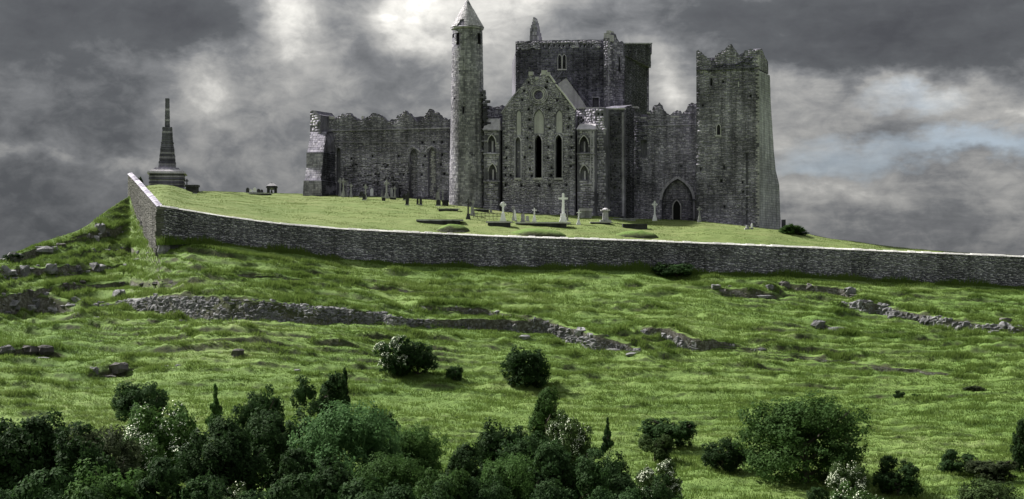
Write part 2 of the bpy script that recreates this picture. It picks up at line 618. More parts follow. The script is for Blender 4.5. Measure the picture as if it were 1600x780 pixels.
def grass_nodes(t, pos, lawn=False):
    a = t.noise(pos, .06, 4, .6)
    b = t.noise(t.scale_vec(pos, (.35, .9, .9)), .9, 5, .65)
    c = t.noise(pos, 5.0, 4, .7)
    f = t.add(t.mul(a, .45), t.add(t.mul(b, .4), t.mul(c, .25)))
    if lawn:
        st = t.noise(t.scale_vec(pos, (.06, .35, .3)), 1.6, 5, .7)
        f = t.add(t.mul(f, .6), t.mul(st, .42))
        return t.ramp(f, [(.36, (.062, .096, .024)), (.50, (.098, .138, .035)), (.62, (.138, .165, .056)), (.72, (.18, .18, .085))])
    return t.ramp(f, [(.30, (.048, .090, .020)), (.46, (.084, .146, .029)), (.60, (.122, .186, .044)), (.74, (.165, .198, .080))])


def hill_material():
    m, t, bs = mat_new('rough_grass_and_rock')
    geo = t.node('ShaderNodeNewGeometry')
    pos = geo.outputs['Position']
    g = grass_nodes(t, pos)
    # bare earth and rock on steep faces
    sx = t.node('ShaderNodeSeparateXYZ')
    t.l.new(geo.outputs['Normal'], sx.inputs[0])
    steep = t.add(sx.outputs[2], t.mul(t.sub(t.noise(pos, 1.2, 5, .7), .5), .55))
    k = t.ramp(steep, [(.30, 1.0), (.46, 0.0)])
    moss_shade = t.ramp(steep, [(.58, 1.0), (.86, 0.0)])  # dark mossy tone, also putting shade into the steep terrace risers
    g = t.mix(moss_shade, g, t.ramp(t.noise(pos, 2.2, 5, .7), [(.35, (.020, .030, .010)), (.6, (.055, .062, .026))]))
    earth = t.ramp(t.noise(pos, 3.0, 6, .75), [(.3, (.030, .028, .020)), (.5, (.09, .085, .07)), (.62, (.20, .20, .19)), (.75, (.38, .38, .38))])
    c = t.mix(k, g, earth)
    dry = t.ramp(t.noise(t.scale_vec(pos, (.5, 1.2, 1)), .5, 5, .7), [(.62, 0.0), (.74, .6)])
    c = t.mix(dry, c, (.13, .115, .06))
    t.l.new(c, bs.inputs['Base Color'])
    bp = t.node('ShaderNodeBump')
    bp.inputs['Strength'].default_value = .8
    bp.inputs['Distance'].default_value = .15
    t.put(bp.inputs['Height'], t.noise(pos, 4.0, 6, .75))
    t.l.new(bp.outputs[0], bs.inputs['Normal'])
    return m


M['hill'] = hill_material()
hill = link_mesh('hillside', grid_mesh('hillside', Xa, Ya, Za), M['hill'], kind='structure', smooth=True)

valley = Geo()
valley.add([(-9000, -9000, -16.6), (9000, -9000, -16.6), (9000, 9000, -16.6), (-9000, 9000, -16.6)], [(0, 1, 2, 3)])
build('valley_floor', valley, M['hill'], kind='structure')

# ------------------------------------------------------------------ boundary wall lines
# (column, row of the wall top, row of the foot, distance)
WALL_L = [(203, 272, 318, 203), (215, 284, 342, 189), (232, 303, 372, 174), (250, 323, 396, 160.0)]
WALL_R = [(250, 323, 378, 160.0), (300, 331, 376, 161), (350, 339, 381, 162), (400, 346, 388, 163), (450, 352, 394, 164), (540, 359, 405, 166),
          (640, 364, 413, 167), (800, 371, 419, 168.5), (1000, 377, 421, 170), (1200, 385, 431, 171), (1400, 394, 440, 172), (1600, 402, 449, 173), (1760, 409, 458, 173.6)]


def ribbon(line, n):
    us = np.array([q[0] for q in line], float)
    t = np.linspace(0, 1, n)
    # resample by world length
    pts = np.array([P(q[0], q[1], q[3]) for q in line])
    L = np.concatenate([[0], np.cumsum(np.linalg.norm(np.diff(pts[:, :2], axis=0), axis=1))])
    s = t * L[-1]
    d = np.interp(s, L, [q[3] for q in line])
    u = np.interp(s, L, us)
    # rows interpolated smoothly
    rt = np.interp(u, us, [q[1] for q in line]); rb = np.interp(u, us, [q[2] for q in line])
    top = np.stack([(u - 800) / F * d, d, (HY - rt) / F * d], 1)
    foot = np.stack([(u - 800) / F * d, d, (HY - rb) / F * d], 1)
    return s, top, foot


# ------------------------------------------------------------------ churchyard plateau (inside the wall)
CT = [(203, 296, 203), (250, 327, 160.9), (350, 343, 162.9), (450, 355, 164.9), (640, 366, 167.9), (800, 373, 169.4), (1000, 379, 170.9),
      (1200, 387, 171.9), (1400, 396, 172.9), (1600, 404, 173.9), (1760, 411, 174.5)]
# rows further in: (column,row) seen at given distances; z interpolated
RIDGE = [(203, 290, 209), (232, 291, 209), (262, 290, 209), (300, 299, 212), (380, 301, 222), (470, 303, 226), (520, 304.5, 224), (600, 308, 216), (700, 314, 211),
         (731, 322, 200.0), (790, 331, 198), (840, 335, 197), (940, 338, 196), (1000, 342, 200), (1060, 344, 199), (1100, 346, 192), (1200, 358, 186),
         (1250, 363, 190), (1300, 374, 190), (1400, 386.5, 188), (1500, 395, 186), (1600, 400.5, 184), (1760, 409, 182)]


def plateau():
    us = np.concatenate([np.arange(203, 1760, 3.0), [1760.0]])
    f0r = np.interp(us, [q[0] for q in CT], [q[1] for q in CT]); f0d = np.interp(us, [q[0] for q in CT], [q[2] for q in CT])
    r1r = np.interp(us, [q[0] for q in RIDGE], [q[1] for q in RIDGE]); r1d = np.interp(us, [q[0] for q in RIDGE], [q[2] for q in RIDGE])
    s = np.linspace(0, 1, 90)[None, :]
    z0 = (HY - f0r) / F * f0d; z1 = (HY - r1r) / F * r1d
    d = f0d[:, None] + (r1d - f0d)[:, None] * s
    k = s + 0.10 * np.sin(math.pi * s) 
    z = z0[:, None] + (z1 - z0)[:, None] * k
    X = (us[:, None] - 800) / F * d
    e = np.clip(s * 10, 0, 1) * np.clip((1 - s) * 10, 0, 1)
    z = z + (0.30 * fbm(X / 7, d / 5, 4) + .10 * fbm(X / 1.2, d / 1.0, 3)) * e
    # behind the crest: level under the buildings, then down
    bx, by, bz = [], [], []
    for dd, dr in ((3, .0), (10, .2), (20, .7), (32, 2.5), (60, 14), (80, 34)):
        y = r1d + dd
        bx.append((us - 800) / F * y); by.append(y); bz.append(np.maximum(z1 - dr - (dd > 5) * .2, -17.0))
    return us, np.concatenate([X, np.array(bx).T], 1), np.concatenate([d, np.array(by).T], 1), np.concatenate([z, np.array(bz).T], 1), d, z


pus, PX, PYy, PZ, PD, PZz = plateau()


def yard(u, py):
    """point on the churchyard lawn seen at column u, row py"""
    i = int(np.clip(np.searchsorted(pus, u), 0, len(pus) - 1))
    rows = HY - PZz[i] * F / PD[i]
    rows = np.minimum.accumulate(rows)
    d = float(np.interp(-py, -rows + np.arange(len(rows)) * 1e-6, PD[i]))
    z = float(np.interp(d, PD[i], PZz[i]))
    return np.array(((u - 800) / F * d, d, z))


def lawn_material():
    m, t, bs = mat_new('churchyard_lawn')
    geo = t.node('ShaderNodeNewGeometry')
    pos = geo.outputs['Position']
    t.l.new(grass_nodes(t, pos, True), bs.inputs['Base Color'])
    bp = t.node('ShaderNodeBump')
    bp.inputs['Strength'].default_value = .5
    bp.inputs['Distance'].default_value = .08
    t.put(bp.inputs['Height'], t.noise(t.scale_vec(pos, (.5, 1, 1)), 3.0, 6, .7))
    t.l.new(bp.outputs[0], bs.inputs['Normal'])
    return m


M['lawn'] = lawn_material()
link_mesh('churchyard_lawn', grid_mesh('churchyard_lawn', PX, PYy, PZ), M['lawn'], kind='structure', smooth=True)


# ------------------------------------------------------------------ masonry engine
def in_poly(poly, x, y):
    """vectorised point in polygon"""
    c = np.zeros(x.shape, bool)
    n = len(poly)
    j = n - 1
    for i in range(n):
        xi, yi = poly[i]; xj, yj = poly[j]
        if yi != yj:
            k = ((yi > y) != (yj > y)) & (x < (xj - xi) * (y - yi) / (yj - yi) + xi)
            c ^= k
        j = i
    return c


def stones_on(O, U, N, poly, holes, hmin=.13, hmax=.28, lmin=.16, lmax=.6, proud=(.005, .045), gap=.012, ragged=.0):
    """blocks laid in uneven courses on the plane O + s*U + z*Z, facing N -> (verts, faces)"""
    poly = np.array(poly)
    s0, z0 = poly.min(0); s1, z1 = poly.max(0)
    R = []
    z = z0
    while z < z1:
        h = rng.uniform(hmin, hmax)
        s = s0 - rng.uniform(0, lmax)
        while s < s1:
            l = rng.uniform(lmin, lmax)
            R.append((s, z + rng.uniform(-.05, .05), l, h * rng.uniform(.7, 1.2)))
            s += l
        z += h
    R = np.array(R)
    s, z, l, h = R.T
    keep = np.ones(len(R), bool)
    for a, b in ((.12, .12), (.88, .12), (.88, .88), (.12, .88), (.5, .5)):
        keep &= in_poly(poly, s + a * l, z + b * h)
    for hp in holes:
        for a, b in ((.1, .1), (.9, .1), (.9, .9), (.1, .9), (.5, .5), (.5, .1), (.5, .9)):
            keep &= ~in_poly(hp, s + a * l, z + b * h)
    R = R[keep]
    n = len(R)
    s, z, l, h = R.T
    # slight course waviness
    pr = NR.uniform(proud[0], proud[1], n)
    g = gap
    base = [(g, g), (l - g, g), (l - g, h - g), (g, h - g)]
    vs = np.zeros((n, 8, 3))
    O = np.array(O, float); U = np.array(U, float); N = np.array(N, float)
    zz = np.array((0, 0, 1.0))
    for i, (a, b) in enumerate(base):
        a = a + 0 * s; b = b + 0 * s
        ja = NR.uniform(-.035, .035, n); jb = NR.uniform(-.03, .03, n)
        vs[:, i] = O + (s + a + ja)[:, None] * U + (z + b + jb)[:, None] * zz - 0.02 * N
        ina = np.where(i in (0, 3), .02, -.02); inb = np.where(i in (0, 1), .015, -.015)
        vs[:, 4 + i] = O + (s + a + ja + ina)[:, None] * U + (z + b + jb + inb)[:, None] * zz + (pr + NR.uniform(-.012, .012, n))[:, None] * N
    f = np.array([(4, 5, 6, 7), (0, 1, 5, 4), (1, 2, 6, 5), (2, 3, 7, 6), (3, 0, 4, 7)])
    # outward orientation check: U x Z should equal N direction
    if np.dot(np.cross(U, zz), N) < 0:
        f = f[:, ::-1]
    F_ = (np.arange(n)[:, None, None] * 8 + f[None]).reshape(-1, 4)
    return vs.reshape(-1, 3), F_


class Plane:
    """vertical wall plane through two image columns at given distances; features are given in image pixels"""
    def __init__(s, a, b, off=0.0):
        A = np.array(((a[0] - 800) / F * a[1], a[1])); B = np.array(((b[0] - 800) / F * b[1], b[1]))
        U = (B - A); s.L = np.linalg.norm(U); U = U / s.L
        s.U = np.array((U[0], U[1], 0)); s.N = np.array((U[1], -U[0], 0))
        s.O = np.array((A[0], A[1], 0)) + s.N * off

    def sz(s, px, py):
        # ray (x,1) * d hits plane
        rx = (px - 800) / F
        # O + t U = d*(rx,1)
        M_ = np.array([[s.U[0], -rx], [s.U[1], -1.0]])
        t, d = np.linalg.solve(M_, -s.O[:2])
        return float(t), float((HY - py) / F * d)

    def poly(s, pts):
        return [s.sz(*p) for p in pts]

    def at(s, px, py, off=0.0):
        t, z = s.sz(px, py)
        return s.O + s.U * t + np.array((0, 0, z)) + s.N * off

    def w(s, t, z, off=0.0):
        return s.O + s.U * t + np.array((0, 0, z)) + s.N * off


def H(x0, y0, x1, y1):
    return [(x0, y1), (x1, y1), (x1, y0), (x0, y0)]


def lancet(x0, x1, top, bot, n=5, pt=1.0):
    """pointed arch outline in pixels"""
    w = (x1 - x0); cx = (x0 + x1) / 2
    spring = top + w * .95 * pt
    gx = lambda t: w * (1 - math.cos(t * math.pi / 3))
    gz = lambda t: (spring - top) * math.sin(t * math.pi / 3) / .8660254
    pts = [(x0, bot), (x1, bot)]
    for i in range(n + 1):
        t = i / n
        pts.append((x1 - gx(t), spring - gz(t)))
    for i in range(n - 1, -1, -1):
        t = i / n
        pts.append((x0 + gx(t), spring - gz(t)))
    return pts


def circle(cx, cy, r, n=14):
    return [(cx + r * math.cos(2 * math.pi * i / n), cy + r * math.sin(2 * math.pi * i / n)) for i in range(n)]


def slab(g, pl, outline, holes, thick, off=0.0):
    """wall body: outline & holes are (s,z) loops; holes = [(loop, depth or None)]"""
    loops = [outline] + [h for h, d in holes]
    tri = tessellate_polygon([[Vector((a, b, 0)) for a, b in lp] for lp in loops])
    flat = [p for lp in loops for p in lp]
    g.add([pl.w(a, b, off) for a, b in flat], [t for t in tri])
    thr = [outline] + [h for h, d in holes if d is None]
    tri = tessellate_polygon([[Vector((a, b, 0)) for a, b in lp] for lp in thr])
    flat = [p for lp in thr for p in lp]
    g.add([pl.w(a, b, off - thick) for a, b in flat], [t[::-1] for t in tri])
    for lp, dep in [(outline, None)] + holes:
        n = len(lp)
        dd = thick if dep is None else dep
        g.add([pl.w(a, b, off) for a, b in lp] + [pl.w(a, b, off - dd) for a, b in lp],
              [(i, (i + 1) % n, n + (i + 1) % n, n + i) for i in range(n)])
        if dep is not None:
            tri = tessellate_polygon([[Vector((a, b, 0)) for a, b in lp]])
            g.add([pl.w(a, b, off - dep) for a, b in lp], list(tri))


def wall(name, parent, pl, top, base_py, holes=(), thick=.9, mat='rubble', stone=None, stones=True, foot=1.5, **kw):
    """top: pixel outline from left to right; wall goes down 1.5 m under the ground"""
    loop = pl.poly(top)
    lo = min(pl.sz(top[0][0], base_py)[1], pl.sz(top[-1][0], base_py)[1]) - foot
    outline = [(loop[0][0], lo)] + loop + [(loop[-1][0], lo)]
    outline = outline[::-1]
    hs = [(pl.poly(h), d) for h, d in holes]
    g = Geo()
    slab(g, pl, outline, hs, thick)
    o = build(name, g, M['mortar'], parent)
    if stones:
        v, f = stones_on(pl.O, pl.U, pl.N, outline, [h for h, d in hs], **kw)
        off = np.array(parent.location)
        me = mesh_np('rubble_masonry', v - off, f, 4)
        s = link_mesh('rubble_masonry', me, M[stone or mat], o, kind='stuff')
    return o


def panel_stones(parent, pl, px_poly, off, mat, **kw):
    v, f = stones_on(pl.O + pl.N * off, pl.U, pl.N, pl.poly(px_poly), [], **kw)
    o = parent
    base = np.zeros(3)
    while o:
        base += np.array(o.location); o = o.parent
    me = mesh_np('infill_masonry', v - base, f, 4)
    return link_mesh('infill_masonry', me, M[mat], parent, kind='stuff')


def px_box(g, pl, x0, y0, x1, y1, off0, off1):
    """block on a wall plane between pixel corners, from off0 to off1 along the normal"""
    a = pl.sz(x0, y1); b = pl.sz(x1, y1); c = pl.sz(x1, y0); d = pl.sz(x0, y0)
    q = [a, b, c, d]
    g.add([pl.w(s, z, off0) for s, z in q] + [pl.w(s, z, off1) for s, z in q],
          [(3, 2, 1, 0), (4, 5, 6, 7), (0, 1, 5, 4), (1, 2, 6, 5), (2, 3, 7, 6), (3, 0, 4, 7)])


def band(g, pl, pts, w, off0, off1):
    """moulding that follows a pixel polyline, w pixels wide"""
    for (x0, y0), (x1, y1) in zip(pts[:-1], pts[1:]):
        dx_, dy_ = x1 - x0, y1 - y0
        L = math.hypot(dx_, dy_) or 1
        nx, ny = -dy_ / L * w / 2, dx_ / L * w / 2
        q = [pl.sz(x0 + nx, y0 + ny), pl.sz(x1 + nx, y1 + ny), pl.sz(x1 - nx, y1 - ny), pl.sz(x0 - nx, y0 - ny)]
        g.add([pl.w(s, z, off0) for s, z in q] + [pl.w(s, z, off1) for s, z in q],
              [(3, 2, 1, 0), (4, 5, 6, 7), (0, 1, 5, 4), (1, 2, 6, 5), (2, 3, 7, 6), (3, 0, 4, 7)])


def ragged(pts, step=3.0, amp=1.6, seed=1):
    """add broken-stone jaggedness to a pixel polyline"""
    r = random.Random(seed)
    out = []
    for (x0, y0), (x1, y1) in zip(pts[:-1], pts[1:]):
        L = math.hypot(x1 - x0, y1 - y0)
        n = max(1, int(L / step))
        for i in range(n):
            t = i / n
            out.append((x0 + (x1 - x0) * t, y0 + (y1 - y0) * t + (r.uniform(-amp, amp) if i else 0)))
    out.append(pts[-1])
    res = [out[0]]
    for q in out[1:]:
        if q[0] <= res[-1][0] + .05:
            q = (res[-1][0] + .1, q[1])
        res.append(q)
    return res


def putlogs(pts, r=1.5):
    r = r * 1.25
    return [(H(x - r * .8, y - r, x + r * .8, y + r), .55) for x, y in pts]


exec_parts = []
# ------------------------------------------------------------------ THE CATHEDRAL
cath = thing('ruined_cathedral', 'long grey roofless cathedral ruin with a pointed gable, rose window and tall lancet windows',
             'cathedral', P(840, 335, 200))

# choir wall (left)
ch = Plane((505, 220), (703, 214.8))
top = ragged([(488, 206), (488.1, 183), (500, 182), (513, 185), (522, 186), (530, 180), (545, 177), (552, 181), (560, 188), (572, 184), (580, 178), (592, 178),
              (600, 184), (606, 190), (615, 189), (621, 180), (632, 173), (641, 177), (648, 187), (655, 190), (662, 182), (672, 170), (682, 175), (690, 183), (703, 186)], 2.4, 1.9, 3)[1:]
put = putlogs([(549, 248), (582, 244), (623, 244), (553, 258), (602, 258), (589, 275), (605, 279), (613, 280), (572, 291), (588, 287), (628, 273), (660, 223), (678, 222),
               (691, 222), (691, 242), (664, 244), (661, 258), (659, 273), (689, 257), (694, 272), (539, 265), (640, 256)])
cwall = wall('choir_wall', cath, ch, top, 312,
             holes=[(lancet(640, 652, 233, 309), .45), (lancet(669, 681, 231, 309), .45), (lancet(526, 532, 231, 306), .6), (lancet(616, 623, 286, 309), .6)] + put)
panel_stones(cwall, ch, lancet(640.5, 651.5, 234, 309), -.42, 'gable')
panel_stones(cwall, ch, lancet(669.5, 680.5, 232, 309), -.42, 'plaster')
g = Geo(); band(g, ch, [(488, 205), (560, 203.5), (640, 201.5), (703, 200)], 2.2, -.02, .16); build('string_course', g, M['rubble'], cwall)
g = Geo(); band(g, ch, [(640, 222.5), (520, 222.5)][::-1], 1.6, -.02, .10); build('string_course', g, M['rubble'], cwall)
hood = [(636, 240), (638, 233), (646, 229.5), (653, 234), (657, 238), (664, 238), (668, 232), (675, 228), (682, 232), (686, 238), (700, 238)]
g = Geo(); band(g, ch, hood, 1.7, -.02, .14); build('hood_mould', g, M['rubble'], cwall)
for x in (513, 516.2, 519.4, 565):
    g = Geo(); px_box(g, ch, x, 183 - rng.uniform(0, 2), x + 3, 186, -.7, .05)
    build('pale_cap_stone', g, M['pale'], cwall)
# rounded crenel caps: weathered merlons given depth by a second, further leaf
back = Plane((505, 231), (703, 224))
wall('choir_back_wall', cath, back, ragged([(503, 190), (540, 184), (600, 190), (640, 181), (703, 188)], 4, 1.5, 8), 312, stones=False)
# corner turret block at the left end
tb = Plane((484, 219.0), (500.5, 218))
wall('corner_turret', cath, tb, ragged([(484.5, 172), (493, 173), (497, 178), (501, 180)], 3, .8, 5), 300, thick=4.0, stone='gable', hmin=.3, hmax=.5, lmin=.4, lmax=.9)

# stepped angle buttress
but = thing
gb = Geo()
# levels: (row, x left, x right, d left, d right)
lv = [(305.5, 473, 503, 214.5, 213.6), (282, 474.5, 502, 214.6, 213.8), (281.5, 476, 501.5, 215.2, 214.4), (262, 478.5, 503.5, 215.9, 215.1), (238, 479, 505.5, 216, 215.3),
      (237.5, 480, 505.5, 216.3, 215.6), (206, 486, 511, 218.6, 218.2)]


def ring(row, xl, xr, dl, dr):
    a = P(xl, row, dl); b = P(xr, row, dr)
    a[2] = b[2] = (HY - row) / F * (dl + dr) / 2
    back_r = P(531, row, 221.2); back_l = P(500, row, 223)
    back_r[2] = back_l[2] = a[2]
    return [a, b, back_r, back_l]


rings = [ring(330, 471, 504, 214.2, 213.4)] + [ring(*q) for q in lv]
for k in range(len(rings) - 1):
    gb.add(rings[k] + rings[k + 1], [(0, 1, 5, 4), (1, 2, 6, 5), (2, 3, 7, 6), (3, 0, 4, 7)])
gb.add(rings[-1], [(0, 1, 2, 3)])
bu = build('corner_buttress', gb, M['mortar'], cath)


def quad_stones(parent, a, b, c, d, mat, n_u, n_v, proud=.04, name='rubble_masonry'):
    """blocks over a bilinear quad a(bottom left) b c d"""
    a, b, c, d = map(np.array, (a, b, c, d))
    N = np.cross(b - a, d - a); N = N / np.linalg.norm(N)
    g = Geo()
    for j in range(n_v):
        s = -rng.random() / n_u
        while s < 1:
            l = rng.uniform(.6, 1.6) / n_u
            s0, s1 = max(s, 0) + .04 / n_u, min(s + l, 1) - .04 / n_u
            s += l
            if s1 - s0 < .25 / n_u:
                continue
            t0, t1 = (j + .05) / n_v, (j + .95) / n_v
            f = lambda s_, t_: (a * (1 - s_) + b * s_) * (1 - t_) + (d * (1 - s_) + c * s_) * t_
            q = [f(s0, t0), f(s1, t0), f(s1, t1), f(s0, t1)]
            pr = rng.uniform(.3, 1) * proud
            g.add([p - N * .02 for p in q] + [p + N * pr for p in q], [(4, 5, 6, 7), (0, 1, 5, 4), (1, 2, 6, 5), (2, 3, 7, 6), (3, 0, 4, 7)])
    return build(name, g, M[mat], parent, kind='stuff')


for k, (mt, nu, nv) in {1: ('rubble', 6, 7), 3: ('gable', 5, 6), 4: ('rubble', 5, 8), 6: ('gable', 5, 9)}.items():
    r0, r1 = rings[k], rings[k + 1]
    quad_stones(bu, r0[0], r0[1], r1[1], r1[0], mt, nu, nv, .03)
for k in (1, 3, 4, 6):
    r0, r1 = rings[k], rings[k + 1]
    quad_stones(bu, r0[1], r0[2], r1[2], r1[1], 'black', 14, 7, .03)  # right faces: shade put into the stone colour

# north transept gable
tr = Plane((783, 199.5), (899, 197.0))
gtop = ragged([(785, 174), (790, 165), (800, 152), (812, 138), (822, 124), (828, 113), (834, 117), (838, 122), (843, 118), (846, 111), (853, 112), (858, 119),
               (866, 130), (880, 147), (892, 163), (899, 171)], 4, .7, 2)
gput = putlogs([(826, 129), (855, 128), (819, 142), (853, 137), (816, 156), (870, 157), (826, 171), (858, 171), (888, 170), (827, 187), (828, 201), (859, 201), (890, 185),
                (888, 199), (824, 216), (828, 231), (857, 230), (820, 246), (856, 247), (828, 264), (831, 275), (862, 262), (861, 274), (791, 247), (790, 262), (790, 274),
                (790, 289), (815, 290), (859, 290), (893, 231), (892, 246), (885, 289), (798, 274), (791, 231), (893, 214), (892, 260), (842, 290)], 1.45)
gab = wall('transept_gable', cath, tr, gtop, 338,
           holes=[(circle(841.5, 148.5, 6.6), None), (lancet(835.5, 846.5, 211, 278), None), (lancet(868, 878, 210.5, 278), None), (lancet(805.5, 813.5, 214, 278), .5),
                  (lancet(806.5, 814.5, 172, 212), .12), (lancet(834, 850, 171, 209), .10), (lancet(868.5, 879, 172, 208), .10)] + gput, stone='gable', lmax=.5, hmax=.26)
for q, k in ((lancet(807, 814, 173, 212), -.10), (lancet(834.5, 849.5, 172, 209), -.08), (lancet(869, 878.5, 173, 208), -.08)):
    gg = Geo()
    tri = tessellate_polygon([[Vector((a, b, 0)) for a, b in tr.poly(q)]])
    gg.add([tr.w(a, b, k) for a, b in tr.poly(q)], list(tri))
    build('plaster_patch', gg, M['plaster'], gab)
panel_stones(gab, tr, lancet(806, 810.5, 222, 264), -.46, 'gable')
# frames round the lancets, sills, rose window rings
for x0, x1, t0 in ((835.5, 846.5, 211), (868, 878, 210.5), (805.5, 813.5, 214)):
    L = lancet(x0 - .8, x1 + .8, t0 - 1, 278, 6)
    fr = Geo(); band(fr, tr, L[1:] + [L[0]], 1.5, -.05, .07); wf = build('window_frame', fr, M['gable'], gab)
    sg = Geo(); px_box(sg, tr, x0 - 1.5, 278, x1 + 1.5, 281, -.3, .16); build('window_sill', sg, M['pale'], gab)
for r, w_, o_ in ((8.2, 1.8, .06), (11.0, 1.6, .10), (13.8, 1.5, .14)):
    c = circle(841.5, 148.5, r, 22)
    rg = Geo(); band(rg, tr, c + [c[0]], w_, -.03, o_); build('rose_window_ring', rg, M['pale' if r == 8.2 else 'gable'], gab)
# hood over upper centre lancet
L = lancet(832, 852, 169, 195, 7)
rg = Geo(); band(rg, tr, L[1:], 1.3, -.03, .10); build('hood_mould', rg, M['gable'], gab)
cg = Geo(); band(cg, tr, [(859, 118), (867, 129)], 2.2, -.5, .12); band(cg, tr, [(868.5, 132), (881, 147), (893, 163), (899, 171.5)], 1.9, -.5, .2); build('gable_coping', cg, M['coping'], gab)
cg = Geo(); band(cg, tr, [(783, 177), (800, 153), (812, 139)], 1.8, -.6, .10); build('gable_coping', cg, M['rubble'], gab)
for (x, y, w_, h_) in ((846, 110, 9, 7), (826, 112, 7, 6), (836, 120, 6, 4), (853, 113, 6, 6)):
    cg = Geo(); px_box(cg, tr, x, y, x + w_, y + h_, -.5, .06); build('broken_cap_stone', cg, M['pale'], gab)
# downpipe-like dark vertical joint left of the gable and right
# shell behind the gable so the lancets look into shade
sh = Geo()
b0 = tr.at(784, 338, -14); b1 = tr.at(898, 338, -14)
for a, b in (((tr.at(784, 338, -.9)), b0), (b1, tr.at(898, 338, -.9)), (b0, b1)):
    z1_ = (HY - 182) / F * 199
    sh.add([(a[0], a[1], 5), (b[0], b[1], 5), (b[0], b[1], z1_), (a[0], a[1], z1_)], [(0, 1, 2, 3)])
build('transept_inner_wall', sh, M['mortar'], cath)
vz = (HY - 206) / F * 199
vt = Geo(); vt.add([tr.at(784, 338, -.9) * (1, 1, 0) + (0, 0, vz), tr.at(898, 338, -.9) * (1, 1, 0) + (0, 0, vz), b1 * (1, 1, 0) + (0, 0, vz), b0 * (1, 1, 0) + (0, 0, vz)], [(0, 1, 2, 3)])
build('transept_shade_slab', vt, M['mortar'], cath)  # added unseen slab, keeps daylight out behind the lancets


# niche buttresses either side of the gable
def niche_buttress(x0, x1, dl, dr, base, cap0, cap1, niches, strings, caps=True, stone='gable', side=None):
    pl = Plane((x0, dl), (x1, dr))
    hs = [(lancet(a, b, t, bt), .5) for a, b, t, bt in niches]
    w_ = wall('niche_buttress', cath, pl, [(x0, cap1), (x1, cap1)], base, holes=hs, thick=2.2, stone=stone, hmin=.24, hmax=.4, lmin=.3, lmax=.7)
    for y in strings:
        g = Geo(); band(g, pl, [(x0 - .6, y), (x1 + .8, y)], 1.7, -.02, .16); build('string_course', g, M['rubble'], w_)
    # sloping weathered cap
    A = pl.at(x0 - 1, cap1, .18); B = pl.at(x1 + 1.2, cap1, .18); C = pl.at(x1 - 2, cap0, -1.2); D_ = pl.at(x0 + 1, cap0, -1.2)
    E_2 = pl.at(x0 - 1, cap1, -2.2); G_ = pl.at(x1 + 1.2, cap1, -2.2)
    g = Geo(); g.add([A, B, C, D_, E_2, G_], [(0, 1, 2, 3), (1, 5, 2), (4, 0, 3), (4, 3, 2, 5)])
    build('sloping_cap', g, M['pale'], w_)
    for a, b, t, bt in niches:
        g = Geo(); px_box(g, pl, (a + b) / 2 - 1, t + 8, (a + b) / 2 + 1.6, bt, -.48, -.25); build('niche_shaft', g, M['gable'], w_)
        L = lancet(a - 1, b + 1, t - 1.5, t + 12)
        g = Geo(); band(g, pl, L[1:], 1.3, -.02, .12); build('niche_arch', g, M['pale'], w_)
    return pl, w_


npl, nb = niche_buttress(756, 780, 199.5, 199.0, 331, 184, 203, [(763, 774, 212, 238), (764, 775, 257, 281)], [204, 240.5, 283.5])
npr, nb2 = niche_buttress(902, 930, 196.4, 195.8, 341, 192, 202, [(906, 919, 213, 238), (907, 919, 259, 281)], [203, 240.5])
g = Geo(); px_box(g, npr, 922, 205, 923.6, 281, -.02, .10); px_box(g, npr, 927, 205, 928.6, 300, -.02, .10); build('angle_shaft', g, M['gable'], nb2)
# rubble block behind, above the left niche buttress and reaching the round tower
lw = Plane((752, 203.4), (785, 202.8))
wall('turret_stub', cath, lw, ragged([(752, 168), (764, 165), (772, 168), (785, 164)], 3, .8, 21), 331, thick=3, stone='gable')
# right: turret over the buttress and pilaster
rt = Plane((898.5, 199.6), (931, 197.4))
wall('turret_stub', cath, rt, ragged([(898.5, 173), (905, 170), (915, 168), (926, 170), (931, 173)], 3, .9, 22), 341, thick=3, stone='gable', hmin=.25, hmax=.42,
     holes=putlogs([(908, 184), (911, 188)], 1.6))
pw = Plane((930, 197.2), (947, 196.6))
wall('transept_pilaster', cath, pw, [(930, 170.5), (938, 168.5), (947, 169)], 341, thick=3, stone='gable', hmin=.24, hmax=.4, lmin=.35, lmax=.7, holes=putlogs([(935, 178), (941, 179)], 1.5))
rw = Plane((946, 198.4), (976, 197.4))
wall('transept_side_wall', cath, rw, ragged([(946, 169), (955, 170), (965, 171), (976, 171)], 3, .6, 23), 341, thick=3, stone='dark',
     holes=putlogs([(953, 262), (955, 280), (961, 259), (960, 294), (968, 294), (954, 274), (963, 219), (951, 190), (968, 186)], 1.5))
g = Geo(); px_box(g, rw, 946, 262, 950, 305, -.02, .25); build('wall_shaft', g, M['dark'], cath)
g = Geo(); px_box(g, rw, 972, 176, 975.5, 338, -.02, .12); build('wall_shaft', g, M['rubble'], cath)
g = Geo()
for xa, xb in ((905, 931), (931, 947), (947, 976)):
    px_box(g, rw, xa, 169, xb, 171, -2.0, .9 if xa < 947 else .12)
build('parapet_coping', g, M['pale'], cath)
# far right end of transept, deep shade put into its black stone
ew = Plane((976, 197.6), (991, 200.5))
wall('transept_end_wall', cath, ew, ragged([(976, 168), (980, 165.5), (988, 164), (989, 172), (991, 174)], 3, .5, 24), 342, thick=3, stone='black')

